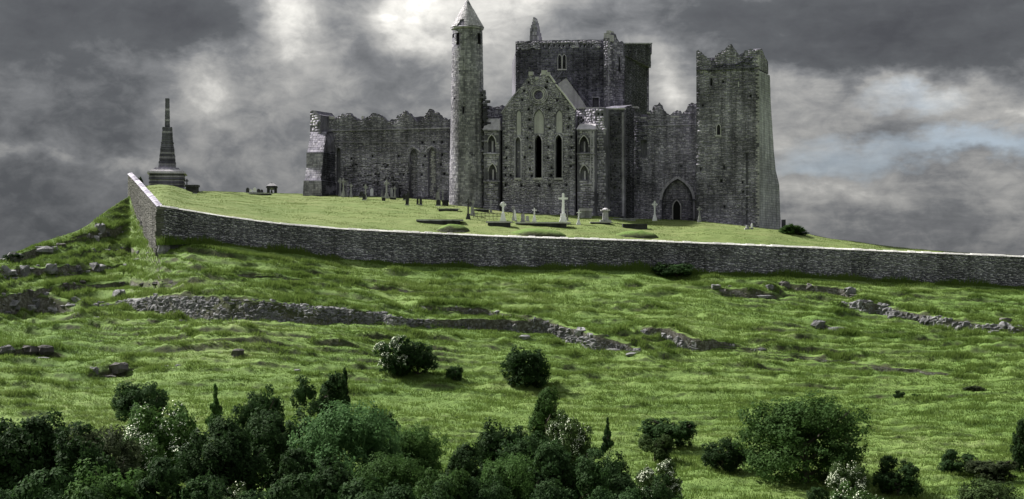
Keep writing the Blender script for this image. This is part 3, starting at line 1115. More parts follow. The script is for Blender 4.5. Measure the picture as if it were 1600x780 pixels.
# nave wall with porch arch
nv_ = Plane((988, 202.5), (1092, 200.3))
ntop = ragged([(988, 168), (990, 166), (991, 174), (1000, 178), (1002, 183), (1010, 184), (1011, 176), (1016, 172), (1018, 176), (1021, 166), (1026, 164), (1030, 160), (1034, 164), (1036, 170),
               (1041, 177), (1047, 180), (1052, 175), (1058, 172), (1063, 173), (1066, 178), (1072, 172), (1076, 163), (1083, 161), (1092, 160)], 2.4, 1.7, 4)
porch = lancet(1034, 1083, 279, 344, 10, .72)
nput = putlogs([(1064, 260), (1094, 265), (1036, 268), (1022, 240)], 1.4)
nw = wall('nave_wall', cath, nv_, ntop, 345, holes=[(porch, .8), (H(1001, 219, 1011, 245), .5)] + nput[:1], stone='rubble')
inner = Plane((988, 202.5), (1092, 200.3), -.77)
L = lancet(1052, 1063, 314, 343, 6)
g = Geo()
tri = tessellate_polygon([[Vector((a, b, 0)) for a, b in inner.poly(L)]])
g.add([inner.w(a, b, .05) for a, b in inner.poly(L)], list(tri))
dr_ = build('porch_door', g, M['wood'], nw)
v, f = stones_on(inner.O, inner.U, inner.N, inner.poly(lancet(1034.5, 1082.5, 280, 344, 10, .72)), [inner.poly(L)], .18, .34)
link_mesh('infill_masonry', mesh_np('infill_masonry', v - np.array(cath.location), f, 4), M['rubble'], nw, kind='stuff')
g = Geo(); band(g, inner, lancet(1051, 1064, 312.5, 343, 6)[1:] + [(1051, 343)], 1.8, 0, .14); build('door_surround', g, M['pale'], nw)
panel_stones(nw, nv_, [(991, 290), (1003, 286), (1008, 262), (1000, 247), (1000, 217), (1013, 216), (1018, 205), (1012, 190), (991, 186)], .03, 'dark', proud=(.02, .07))  # darker stones stand in for the transept's cast shadow
pa = lancet(1032.5, 1084.5, 277, 344, 10, .72)
# voussoirs of the porch arch, one block each
arc = pa[1:]
for i in range(len(arc) - 1):
    if i == 0 or i >= len(arc) - 1:
        continue
    (x0, y0), (x1, y1) = arc[i], arc[i + 1]
    g = Geo(); band(g, nv_, [(x0 + (x1 - x0) * .03, y0 + (y1 - y0) * .03), (x0 + (x1 - x0) * .97, y0 + (y1 - y0) * .97)], 4.2, -.03, .07 + rng.uniform(0, .03))
    build('voussoir', g, M['gable'], nw)
g = Geo(); px_box(g, nv_, 1083, 311, 1091, 314.5, -.02, .5); build('corbel', g, M['dark'], nw)
g = Geo(); px_box(g, nv_, 1083, 314.5, 1087, 343, -.02, .35); build('porch_stub', g, M['rubble'], nw)
g = Geo(); band(g, nv_, [(1003, 197), (1088, 194.5)], 1.8, -.02, .14); build('string_course', g, M['rubble'], nw)
for (x, y, w_) in ((1048, 181, 13), (1001, 183, 9), (988, 166.5, 9), (1011, 175, 5)):
    g = Geo(); px_box(g, nv_, x, y, x + w_, y + 2.4, -.9, .08); build('parapet_cap_stone', g, M['pale'], nw)
nback = Plane((988, 213.5), (1092, 209.5))
wall('nave_back_wall', cath, nback, ragged([(988, 178), (1040, 184), (1060, 180), (1092, 170)], 4, 2, 44), 345, stones=False)

# ------------------------------------------------------------------ CROSSING TOWER
ct = thing('crossing_tower', 'massive dark square tower with flat parapet rising behind the pointed gable', 'tower', P(890, 335, 214))
cf = Plane((805.5, 216.0), (946, 213.0))
chol = [(H(i - 1.5, 69.6, i + 1.5, 73.8), None) for i in (849, 858, 866, 874, 881, 890, 908, 914, 925)]
ctop = ragged([(805.5, 65), (830, 64), (860, 63), (900, 62.5), (940, 62), (946, 61)], 4, .5, 31)
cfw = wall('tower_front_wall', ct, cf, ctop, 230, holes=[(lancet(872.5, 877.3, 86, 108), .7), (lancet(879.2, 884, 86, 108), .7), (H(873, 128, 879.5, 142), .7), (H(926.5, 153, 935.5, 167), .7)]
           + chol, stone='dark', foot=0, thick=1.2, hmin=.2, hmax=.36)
g = Geo(); px_box(g, cf, 870.5, 108, 886, 110, -.1, .14); build('window_sill', g, M['pale'], cfw)
g = Geo()
for a, b in ((871, 877.8), (878.6, 885)):
    L = lancet(a + .4, b - .4, 84.8, 108); band(g, cf, L[1:] + [L[0]], .8, -.02, .06)
build('window_frame', g, M['pale'], cfw)
g = Geo(); band(g, cf, [(925.5, 152), (936.5, 152), (936.5, 167)], 1.2, -.02, .07); build('window_frame', g, M['gable'], cfw)
# pale parapet zone
v, f = stones_on(cf.O + cf.N * .1, cf.U, cf.N, cf.poly([(805.5, 78), (940, 76), (940, 62.8), (805.5, 65.5)]), [cf.poly(H(q[0][0] - 1, q[2][1] - 1, q[1][0] + 1, q[0][1] + 1)) for q, _ in chol], .2, .35)
link_mesh('parapet_masonry', mesh_np('parapet_masonry', v - np.array(ct.location), f, 4), M['gable'], cfw, kind='stuff')
# old roof scar: pale plastered gable on the face
scar = [(872, 131), (885, 122), (905, 150), (917, 168), (896, 170), (880, 150)]
g = Geo()
tri = tessellate_polygon([[Vector((a, b, 0)) for a, b in cf.poly(scar)]])
pv = cf.poly(scar); n = len(pv)
g.add([cf.w(a, b, .09) for a, b in pv] + [cf.w(a, b, 0) for a, b in pv], list(tri) + [(i, (i + 1) % n, n + (i + 1) % n, n + i) for i in range(n)])
build('roof_scar_plaster', g, M['plaster'], cfw)
g = Geo(); band(g, cf, [(873, 121), (886, 120), (905, 143), (925, 168)], 1.8, .0, .28); band(g, cf, [(866, 127), (879, 112)], 1.8, 0, .2); build('roof_drip_mould', g, M['dark'], cfw)
# corner stair turret (lit strip) of three facets
t1 = Plane((943, 212.2), (958, 211.6)); t2 = Plane((958, 211.6), (976, 212.6))
fa = wall('stair_turret_wall', ct, t1, ragged([(943, 60), (944, 54), (950, 49), (954, 49), (958, 55)], 2, .4, 32), 230, stone='rubble', foot=0, thick=1.5, hmin=.2, hmax=.4)
fb = wall('stair_turret_wall', ct, t2, ragged([(958, 55), (962, 53), (964, 60), (968, 66), (972, 64), (976, 68)], 2, .4, 33), 230, stone='rubble', foot=0, thick=1.5,
          holes=[(H(966.5, 90, 969, 112), .5)], hmin=.2, hmax=.4)
for (x, y, w_, h_) in ((944, 52, 9, 8), (948, 48, 7, 5), (953, 55, 6, 10)):
    g = Geo(); px_box(g, t1, x, y, x + w_, y + h_, -1.2, .12); build('cap_stone', g, M['pale'], fa)
g = Geo()
for k in range(38):
    y = 62 + k * 3
    w_ = rng.choice((2.2, 3.6))
    px_box(g, t1, 950, y, 950 + w_, y + 2.6, -.02, .08)
build('quoin_stones', g, M['gable'], fa, kind='stuff')
# right side, its shade painted as black stone, with its own jutting parapet
ts = Plane((976, 213.2), (1012, 226))
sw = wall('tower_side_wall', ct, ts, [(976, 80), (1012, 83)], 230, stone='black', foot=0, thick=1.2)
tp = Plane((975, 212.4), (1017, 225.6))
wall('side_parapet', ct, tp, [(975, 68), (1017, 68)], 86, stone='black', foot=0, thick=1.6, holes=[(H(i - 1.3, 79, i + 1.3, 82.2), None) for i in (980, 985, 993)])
g = Geo(); px_box(g, tp, 975, 67, 1018, 69, -1.7, .15); build('parapet_coping', g, M['gable'], ct)
tcn = Plane((1009, 225.6), (1014, 225.6))
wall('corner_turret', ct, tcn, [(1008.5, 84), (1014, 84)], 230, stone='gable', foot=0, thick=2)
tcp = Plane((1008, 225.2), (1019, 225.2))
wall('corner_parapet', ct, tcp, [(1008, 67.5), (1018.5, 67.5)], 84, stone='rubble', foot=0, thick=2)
# left side and back and roof deck
g = Geo()
c0 = cf.at(805.6, 66, -.1); c1 = cf.at(945, 66, -.1); c2 = P(1012, 66, 226.5); c3 = P(800, 66, 230)
ztop = (HY - 76) / F * 214
for a, b in ((c3, c0), (c2, c3)):
    g.add([(a[0], a[1], 6), (b[0], b[1], 6), (b[0], b[1], ztop), (a[0], a[1], ztop)], [(0, 1, 2, 3)])
g.add([(c[0], c[1], ztop - 2) for c in (c0, c1, P(976, 66, 213), c2, c3)], [(0, 1, 2, 3, 4)])
build('tower_core', g, M['mortar'], ct)
# ruined gable spike on the tower
g = Geo()
sp = Plane((827, 219), (843, 218.6))
for (y0, y1, xa, xb) in ((64, 56, 827.5, 843), (56, 50, 828, 842), (50, 44, 828, 840), (44, 39, 829.6, 839.2), (39, 34, 831.2, 838), (34, 30, 832.6, 836.8), (30, 27, 833.4, 835.6)):
    px_box(g, sp, xa, y1, xb, y0, -1.6, 0)
    for q in range(3):
        xx = rng.uniform(xa, max(xa, xb - 3))
        px_box(g, sp, xx, y1 + .4, min(xx + 3, xb), y0 - .5, -.02, rng.uniform(.05, .2))
build('parapet_spike', g, M['gable'], ct)

# ------------------------------------------------------------------ TOWER HOUSE (right)
th = thing('tower_house', 'tall square ruined keep with crumbling battlements at the right end of the cathedral', 'tower', P(1150, 352, 194))
tf = Plane((1088, 196.0), (1186, 194.0))
ttop = ragged([(1088, 80), (1091, 78), (1096, 81), (1101, 87), (1106, 91), (1112, 95), (1116, 93), (1118, 86), (1124, 83), (1128, 79), (1133, 77), (1138, 71), (1142, 69), (1148, 76),
               (1153, 83), (1157, 88), (1161, 84), (1165, 78), (1172, 76), (1179, 80), (1186, 77)], 2.2, 2.2, 6)
tput = putlogs([(1113, 121), (1131, 265), (1130, 128), (1161, 300), (1098, 165), (1127, 283), (1160, 285), (1132, 323), (1173, 150)], 1.5)
tfw = wall('tower_front_wall', th, tf, ttop, 352, holes=[(H(1110, 122.5, 1112.6, 134), .6), (lancet(1120.5, 1125.5, 195, 211), .6), (H(1166.2, 236, 1168, 350), .22),
                                                         (H(1130, 258, 1132.4, 264), .5), (H(1094, 262, 1096, 267), .5)] + tput[2:], stone='rubble', thick=1.6, foot=2)
g = Geo(); L = lancet(1119.5, 1126.3, 193.5, 211); band(g, tf, L[1:] + [L[0]], 1.5, -.05, .08); px_box(g, tf, 1117, 211, 1127.5, 213.4, -.1, .12); build('window_frame', g, M['pale'], tfw)
g = Geo(); px_box(g, tf, 1153, 128, 1155, 136, -.02, .06); build('pale_window_jamb', g, M['pale'], tfw)
g = Geo(); band(g, tf, [(1088, 109), (1130, 108), (1186, 104.5)], 2.4, -.02, .20); build('string_course', g, M['dark'], tfw)
# dark mossy corbel band
v, f = stones_on(tf.O + tf.N * .07, tf.U, tf.N, tf.poly([(1096, 114), (1180, 112), (1180, 88), (1165, 86), (1160, 96), (1120, 98)]), [], .2, .36, proud=(.03, .13))
link_mesh('battlement_masonry', mesh_np('battlement_masonry', v - np.array(th.location), f, 4), M['dark'], tfw, kind='stuff')
# right flank with batter
tr_top = Plane((1186, 191.0), (1199, 195.5))
side_l = [(1186, 77, 191.0), (1192, 80, 193.2), (1199, 97, 195.5)]
g = Geo()
prof = [(378, 1222, 199.5), (352, 1220.5, 199.5), (330, 1219, 199.5), (285, 1217.5, 199.5), (262, 1212, 199.4), (230, 1209, 199.3), (190, 1206.5, 199.2), (150, 1204, 199.1), (110, 1203, 199.0)]
sr = [(P(1186, y, 194.0), P(x, y, d)) for y, x, d in prof]
for a, b in sr:
    b[2] = a[2] * 1.0
for (a0, b0_), (a1, b1_) in zip(sr[:-1], sr[1:]):
    g.add([a0, b0_, b1_, a1], [(0, 1, 2, 3)])
zc = sr[-1][0][2]
bkl = P(1088.3, 352, 196.3); bk_r = P(1196, 352, 212.0); bk_l = P(1092, 352, 213.0)
for (a, b) in ((bk_r, bk_l), (bk_l, bkl)):
    g.add([(a[0], a[1], 3), (b[0], b[1], 3), (b[0], b[1], zc), (a[0], a[1], zc)], [(0, 1, 2, 3)])
for (a0, b0_), (a1, b1_) in zip(sr[:-1], sr[1:]):
    q = P(1196, 352, 212.0)
    g.add([b0_, (q[0], q[1], b0_[2]), (q[0], q[1], b1_[2]), b1_], [(0, 1, 2, 3)])
g.add([(bkl[0], bkl[1], zc - 1.5), (sr[-1][0][0], sr[-1][0][1], zc - 1.5), (sr[-1][1][0], sr[-1][1][1], zc - 1.5), (bk_r[0], bk_r[1], zc - 1.5), (bk_l[0], bk_l[1], zc - 1.5)], [(0, 1, 2, 3, 4)])
fl = build('tower_side_wall', g, M['mortar'], th)
for (a0, b0_), (a1, b1_) in zip(sr[:-1], sr[1:]):
    hgt = a1[2] - a0[2]
    quad_stones(fl, a0, b0_, b1_, a1, 'side', 12, max(1, int(hgt / .3)), .03)
spar = Plane((1186, 194.0), (1200.5, 198.8))
wall('side_parapet', th, spar, ragged([(1186, 77), (1190, 76), (1192, 80), (1195, 88), (1200, 97), (1200.5, 108)], 2.5, .6, 61), 108, stone='rubble', foot=0, thick=1.0)
# quoins: toothed pale stones
g = Geo()
k = 0; y = 86.0
while y < 352:
    w_ = 5.2 if k % 2 else 2.6
    hh = rng.uniform(2.6, 3.6)
    if rng.random() < .85:
        px_box(g, tf, 1186.3 - w_, y, 1186.6, y + hh - .5, -.02, .09)
    y += hh; k += 1
build('quoin_stones', g, M['pale'], tfw, kind='stuff')
# inner ruined battlement peaks behind the front parapet
bp_ = Plane((1092, 207), (1190, 205))
wall('rear_parapet', th, bp_, ragged([(1092, 96), (1120, 88), (1133, 84), (1150, 90), (1163, 82), (1176, 80), (1190, 84)], 4, 1.5, 62), 150, stone='dark', foot=0, thick=1)

# ------------------------------------------------------------------ ROUND TOWER
rtw = thing('round_tower', 'tall slender round stone tower with a conical cap beside the gable', 'tower', P(730, 322, 201.5))
cx, cy, cz = P(730.2, 322, 201.5)
zt_ = (HY - 46) / F * 201.5
z_b = cz - 1.5
r_at = lambda z: 2.48 + (2.03 - 2.48) * ((z - cz) / (zt_ - cz))
win = [(-.62, 50, 69, 5.2), (.98, 50, 68, 5), (-1.22, 50, 57, 4), (-.2, 166, 178, 3.2), (-.85, 152, 155, 3), (-.45, 110, 112, 2), (.3, 240, 243, 2.5)]
# body as ring grid with real openings
g = Geo()
NA, NZ = 72, 140
zs = np.linspace(z_b, zt_, NZ + 1)


def ang(i):
    return 2 * math.pi * i / NA


def hole_at(a, z):
    # a: angle measured from the camera-facing direction, + to the right
    row = HY - z * F / 199.3
    for (wa, r0, r1, wpx) in win:
        half = wpx / 2 / 23.0
        if abs(a - wa) < half / max(.45, math.cos(wa)) * .95 and r0 < row < r1:
            return True
    return False


cells = {}
for i in range(NA):
    for j in range(NZ):
        a = (ang(i + .5) + math.pi) % (2 * math.pi) - math.pi
        z = (zs[j] + zs[j + 1]) / 2
        r0, r1 = r_at(zs[j]), r_at(zs[j + 1])
        dep = .7 if hole_at(a, z) else 0.0
        q = []
        for (ii, jj, rr) in ((i, j, r0), (i + 1, j, r0), (i + 1, j + 1, r1), (i, j + 1, r1)):
            t = ang(ii)
            q.append((cx + (rr - dep) * math.sin(t), cy - (rr - dep) * math.cos(t), zs[jj]))
        g.add(q, [(0, 1, 2, 3)])
        if dep:
            q2 = []
            for (ii, jj, rr) in ((i, j, r0), (i + 1, j, r0), (i + 1, j + 1, r1), (i, j + 1, r1)):
                t = ang(ii)
                q2.append((cx + rr * math.sin(t), cy - rr * math.cos(t), zs[jj]))
            g.add(q2 + q, [(0, 1, 5, 4), (1, 2, 6, 5), (2, 3, 7, 6), (3, 0, 4, 7)])
body = build('tower_shaft', g, M['mortar'], rtw)
g = Geo()
z = z_b
while z < zt_ - .05:
    h = rng.uniform(.16, .32)
    a = rng.uniform(0, .2) - math.pi
    while a < math.pi:
        rr = r_at(z)
        l = rng.uniform(.2, .6) / rr
        aa = a + l / 2
        if not (hole_at(a + .02, z + .04) or hole_at(a + l - .02, z + .04) or hole_at(a + .02, z + h - .04) or hole_at(a + l - .02, z + h - .04) or hole_at(aa, z + h / 2)):
            pr = rng.uniform(.01, .045)
            vs = []
            for rad in (rr - .03, rr + pr):
                for (q, zz_) in ((a + .008, z + .015), (a + l - .008, z + .015), (a + l - .008, z + h - .015), (a + .008, z + h - .015)):
                    vs.append((cx + rad * math.sin(q), cy - rad * math.cos(q), zz_))
            g.add(vs, [(4, 5, 6, 7), (0, 1, 5, 4), (1, 2, 6, 5), (2, 3, 7, 6), (3, 0, 4, 7)])
        a += l
    z += h
build('shaft_masonry', g, M['round'], body, kind='stuff')
g = Geo(); g.lathe((cx, cy, zt_ - .12), [(2.0, 0), (2.22, .08), (2.24, .26), (2.1, .34)], 40); build('cornice', g, M['gable'], rtw)
# conical cap
zc0 = zt_ + .2; zc1 = (HY - 1) / F * 201.5
g = Geo(); g.lathe((cx, cy, zc0), [(2.12, 0), (1.12, (zc1 - zc0) * .5), (.32, (zc1 - zc0) * .93), (.12, zc1 - zc0)], 40)
cap = build('conical_cap', g, M['mortar'], rtw)
g = Geo()
z = zc0
Hc = zc1 - zc0
while z < zc1 - .2:
    h = rng.uniform(.16, .24)
    t_ = (z - zc0) / Hc
    rr = 2.14 * (1 - t_) + .12
    a = rng.uniform(0, .3)
    a0 = a
    while a < a0 + 2 * math.pi:
        l = rng.uniform(.2, .42) / max(rr, .3)
        pr = rng.uniform(.02, .08)
        am = ((a + l / 2) + math.pi) % (2 * math.pi) - math.pi
        row = HY - z * F / 200
        if not (abs(am + .38) < .22 and 32 < row < 41):
            vs = []
            r2 = rr - h * 2.0 / Hc
            for rad, k in ((rr, 0), (r2, 1)):
                for q in (a + .01, a + l - .01):
                    for e in (-.03, pr):
                        vs.append((cx + (rad + e) * math.sin(q), cy - (rad + e) * math.cos(q), z + k * h * .94))
            g.add(vs, [(1, 3, 7, 5), (0, 1, 5, 4), (2, 6, 7, 3), (4, 5, 7, 6), (0, 2, 3, 1)])
        a += l
    z += h
build('cap_masonry', g, M['pale'], cap, kind='stuff')
g = Geo(); g.lathe((cx, cy, zc1 - .35), [(.26, 0), (.3, .15), (.16, .4), (.05, .5)], 8); build('cap_stone', g, M['pale'], cap)
# broken bond stones where the tower meets the transept
g = Geo()
for k in range(60):
    y = 145 + k * 3.1
    q = P(753 + rng.uniform(0, 5) + (4 if y > 160 else 0), y, 200.4)
    g.box((q[0], q[1], q[2]), rng.uniform(.3, .9), 1.2, .27, jit=.03)
build('bonding_stones', g, M['dark'], rtw, kind='stuff')

# ------------------------------------------------------------------ BOUNDARY WALL
bw = thing('boundary_wall', 'long dark rubble boundary wall with white coping curving across the hill below the ruins', 'wall', P(800, 419, 168.5))


def build_wall(line, mat, seed, nseg):
    s, top, foot = ribbon(line, nseg)
    n = len(s)
    tan = np.gradient(top[:, :2], axis=0)
    tan /= np.linalg.norm(tan, axis=1)[:, None]
    nor = np.stack([tan[:, 1], -tan[:, 0], np.zeros(n)], 1)      # outward (towards camera)
    g = Geo()
    T = .35 if mat == 'bwall' else .2
    for i in range(n - 1):
        a, b = i, i + 1
        fo = lambda k: np.array((foot[k][0], foot[k][1], foot[k][2] - 1.6))
        g.add([fo(a) + nor[a] * T * 1.15, fo(b) + nor[b] * T * 1.15, top[b] + nor[b] * T, top[a] + nor[a] * T,
               fo(a) - nor[a] * T, fo(b) - nor[b] * T, top[b] - nor[b] * T, top[a] - nor[a] * T],
              [(0, 1, 2, 3), (5, 4, 7, 6), (3, 2, 6, 7)])
    core = build('wall_core', g, M['mortar'], bw)
    # stones in courses that run with the wall
    L = s[-1]
    hgt = top[:, 2] - foot[:, 2]
    V = []; Fc = []
    cnt = 0
    r = random.Random(seed)
    depth = 0.0
    while depth < hgt.max() + .6:
        h = r.uniform(.10, .21)
        q = -r.random() * .5
        while q < L:
            l = r.uniform(.12, .42)
            m_ = q + l / 2
            if q > 0 and q + l < L:
                hh = np.interp(m_, s, hgt)
                if depth < hh + .3:
                    vs = []
                    pr = r.uniform(.03, .11)
                    ja, jb = r.uniform(-.14, .14), r.uniform(-.03, .03)
                    for rad in (T * 1.0 - .05, T * 1.03 + pr):
                        ins = 0 if rad < T else .02
                        for (qq, dz_) in ((q + .015 + ins, depth + h - .015 - ins), (q + l - .015 - ins, depth + h - .015 - ins), (q + l - .015 - ins, depth + .015 + ins), (q + .015 + ins, depth + .015 + ins)):
                            i = min(int(qq / L * (n - 1)), n - 2)
                            t = qq / L * (n - 1) - i
                            c = top[i] * (1 - t) + top[i + 1] * t
                            nn = nor[i] * (1 - t) + nor[i + 1] * t
                            bat = T * .15 * dz_ / max(hh, .5)
                            vs.append(c + nn * (rad + bat) - np.array((0, 0, dz_ + ja * .5)))
                    V += vs
                    Fc += [(cnt + 4, cnt + 5, cnt + 6, cnt + 7), (cnt, cnt + 1, cnt + 5, cnt + 4), (cnt + 1, cnt + 2, cnt + 6, cnt + 5), (cnt + 2, cnt + 3, cnt + 7, cnt + 6), (cnt + 3, cnt, cnt + 4, cnt + 7)]
                    cnt += 8
            q += l
        depth += h
    off = np.array(bw.location)
    link_mesh('wall_stones', mesh_np('wall_stones', np.array(V) - off, Fc, 4), M[mat], core, kind='stuff')
    # coping
    g = Geo()
    q = 0.0
    while q < L - .2:
        l = min(r.uniform(.5, 1.1), L - q)
        i = min(int((q + l / 2) / L * (n - 1)), n - 2)
        def at_(qq):
            i = min(int(qq / L * (n - 1)), n - 2); t = qq / L * (n - 1) - i
            return top[i] * (1 - t) + top[i + 1] * t, nor[i]
        (a, na), (b, nb_) = at_(q + .012), at_(q + l - .012)
        up = np.array((0, 0, 1.0)); hh = r.uniform(.11, .20)
        g.add([a + na * (T + .14), b + nb_ * (T + .14), b - nb_ * (T + .1), a - na * (T + .1),
               a + na * (T - .08) + up * hh, b + nb_ * (T - .08) + up * hh, b - nb_ * (T + .05) + up * (hh + .05), a - na * (T + .05) + up * (hh + .05)],
              [(3, 2, 1, 0), (4, 5, 6, 7), (0, 1, 5, 4), (1, 2, 6, 5), (2, 3, 7, 6), (3, 0, 4, 7)])
        q += l
    build('coping_stones', g, M['coping' if mat == 'bwall' else 'gable'], core, kind='stuff')


build_wall(WALL_R, 'bwall', 5, 260)
build_wall(WALL_L, 'bwall_l', 6, 60)
_c = P(250, 323, 159.9)
_z = P(250, 400, 159.9)[2]
g = Geo()
while _z < _c[2] - .2:
    _h = rng.uniform(.2, .34)
    g.box((_c[0] - .02 + rng.uniform(-.05, .05), _c[1] + .15, _z), rng.uniform(.75, 1.0), .9, _h - .015, .2, jit=.03)
    _z += _h
build('corner_stones', g, M['bwall_l'], bw, kind='stuff')
#@@PART2

# ------------------------------------------------------------------ ROCKS
def rocks_on_scarp(i, name, label, size=(.25, .6), dens=1.0, mat='rock', u0=-40, u1=1640, lower=0.0):
    """chunks of limestone bedded in the face of scarp i"""
    sc = SCARPS[i]
    r = random.Random(100 + i)
    us = [q[0] for q in sc]
    g = Geo()
    a, b = max(us[0], u0), min(us[-1], u1)
    u = a
    while u < b:
        t = np.interp(u, us, [q[1] for q in sc]); bt = np.interp(u, us, [q[2] for q in sc])
        n = max(1, int((bt - t) / 4.6 * dens))
        for k in range(n):
            py = t + (bt - t) * (lower + (1 - lower) * (k + r.random()) / n)
            if r.random() < .35 * (1 - (py - t) / max(bt - t, 1)) + .18:
                continue
            p = ground(u + r.uniform(-3, 3), py)
            rx = size[0] * .7 + (size[1] * 1.5 - size[0] * .7) * r.random() ** 2.2
            g.rock((p[0], p[1] + rx * .80, p[2] - .08), rx, rx * r.uniform(.6, .9), rx * r.uniform(.35, 1.1), r.random(), r.uniform(-.7, .7))
        u += r.uniform(2.2, 5.0) / dens
    return build(name, g, M[mat], kind='structure')


rocks_on_scarp(0, 'rock_cliff', '', (.16, .40), 1.9, lower=.12, u1=640)
rocks_on_scarp(0, 'rock_ledge', '', (.18, .42), 1.5, lower=.28, u0=640)
rocks_on_scarp(1, 'rock_ledge', '', (.15, .4), 1.0, 'rock', lower=.3)
rocks_on_scarp(2, 'rock_ledge', '', (.15, .42), 1.2, 'rock', lower=.4)
rocks_on_scarp(3, 'rock_ledge', '', (.15, .4), .6, 'rockdark')
rocks_on_scarp(4, 'rock_ledge', '', (.25, .7), .5, 'rock')
rocks_on_scarp(5, 'rock_ledge', '', (.3, .7), .55, 'rock')
rocks_on_scarp(6, 'rock_ledge', '', (.35, .8), .55, 'rock')
rocks_on_scarp(7, 'rock_ledge', '', (.15, .35), .6, 'rock')
rocks_on_scarp(8, 'rock_ledge', '', (.2, .45), .6, 'rockdark')
rocks_on_scarp(9, 'rock_ledge', '', (.2, .5), .35, 'rockdark')
rocks_on_scarp(10, 'rock_ledge', '', (.2, .5), 1.4, 'rock', lower=.15)
rocks_on_scarp(16, 'rock_ledge', '', (.2, .5), .6, 'rock')
rocks_on_scarp(17, 'rock_ledge', '', (.2, .45), .4, 'rock')
rocks_on_scarp(13, 'rock_ledge', '', (.15, .35), .3, 'rock')


def boulder(px, py, w, h, label, mat='rock', seed=0, n=1):
    """an outcrop block; w,h in pixels at its own distance"""
    p = ground(px, py)
    s = p[1] / F
    g = Geo()
    g.rock((p[0], p[1], p[2] + h * s * .30), w * s / 2, w * s / 2 * .8, h * s * .62, seed, .3)
    o = build('boulder', g, M[mat])
    # origin at the base
    o.location = p
    for v in o.data.vertices:
        v.co -= Vector(p)
    o['label'] = label; o['category'] = 'rock'; o['group'] = 'boulders lying in the hillside grass'
    return o


for a in [(372, 556, 24, 14, 'brown humped boulder alone in the grass, below the long cliff at left'),
          (187, 466, 22, 16, 'pale upright boulder on the grass ledge just above the left end of the cliff'),
          (155, 360, 16, 14, 'whitish boulder on the left skyline below the boundary wall corner'),
          (226, 352, 13, 10, 'small white stone at the foot of the short lit wall segment'),
          (255, 396, 22, 26, 'tall pale boulder directly under the corner of the boundary wall'),
          (10, 549, 26, 12, 'flat grey boulder at the left edge of the photo in mid slope'),
          (48, 551, 30, 14, 'rounded purple grey boulder, left one of a pair in the hollow'),
          (72, 551, 26, 14, 'rounded purple grey boulder, right one of a pair in the hollow'),
          (68, 563, 24, 6, 'thin white slab of rock lying below the pair of round boulders'),
          (147, 583, 18, 12, 'pale pointed boulder at the left end of the dark hollow above the bushes'),
          (186, 578, 30, 14, 'broad brownish boulder in the middle of the dark hollow above the bushes'),
          (173, 593, 16, 8, 'small white stone below the broad brownish boulder'),
          (190, 571, 12, 4, 'tiny white stone on the grass rim above the broad brownish boulder'),
          (258, 577, 18, 7, 'light flat stone right of the dark hollow, above the dark bush'),
          (1118, 450, 16, 7, 'bright white stone at the left end of the upper right ledge'),
          (1195, 466, 28, 6, 'long white slab at the foot of the upper right ledge'),
          (1203, 452, 12, 9, 'white block above the long white slab on the right slope'),
          (1328, 458, 20, 12, 'grey white block at the right end of the dark upper bank'),
          (1226, 449, 20, 12, 'purplish block in the dark bank below the right part of the wall'),
          (1278, 510, 22, 12, 'bright white boulder on the right slope below the ledges'),
          (1306, 517, 24, 8, 'long white stone just right of the bright white boulder'),
          (1570, 503, 20, 8, 'brownish stone on the rim above the far right rock band'),
          (464, 582, 14, 6, 'small light stone lying above the bushes left of the flowering hawthorn'),
          (820, 530, 20, 8, 'grey slab below the end of the thin middle ledge'),
          (958, 552, 26, 9, 'pale boulder at the bottom end of the central rock band'),
          (990, 556, 24, 7, 'low pale boulder, last at the right end of the central rock band'),
          (22, 406, 26, 14, 'pale craggy boulder on the far left skyline'),
          (66, 396, 36, 14, 'long pale boulder sloping along the left skyline'),
          (95, 386, 18, 8, 'brown block at the upper end of the long pale skyline boulder'),
          (38, 428, 24, 16, 'craggy grey boulder on the dark left bank'),
          (80, 424, 24, 14, 'whitish boulder topping the dark left bank')]:
    boulder(*a[:4], a[4], seed=a[0] * 3 + a[1], mat='rockdark' if ('brown' in a[4] or 'purpl' in a[4]) else 'rock')

# ------------------------------------------------------------------ GRASS (blades as one object)
M['blade'], _t, _b = mat_new('grass_blades')
_geo = _t.node('ShaderNodeNewGeometry')
_gc = grass_nodes(_t, _geo.outputs['Position'])
_gc = _t.mix(_t.mul(_geo.outputs['Random Per Island'], .35), _gc, (.17, .21, .06))
_b.inputs['Specular IOR Level'].default_value = .05
_t.l.new(_gc, _b.inputs['Base Color'])
_tr = _t.node('ShaderNodeBsdfTranslucent')
_t.l.new(_gc, _tr.inputs['Color'])
_mx = _t.node('ShaderNodeMixShader')
_mx.inputs[0].default_value = .4
_t.l.new(_b.outputs[0], _mx.inputs[1]); _t.l.new(_tr.outputs[0], _mx.inputs[2])
_t.l.new(_mx.outputs[0], [n for n in _t.n if n.type == 'OUTPUT_MATERIAL'][0].inputs[0])


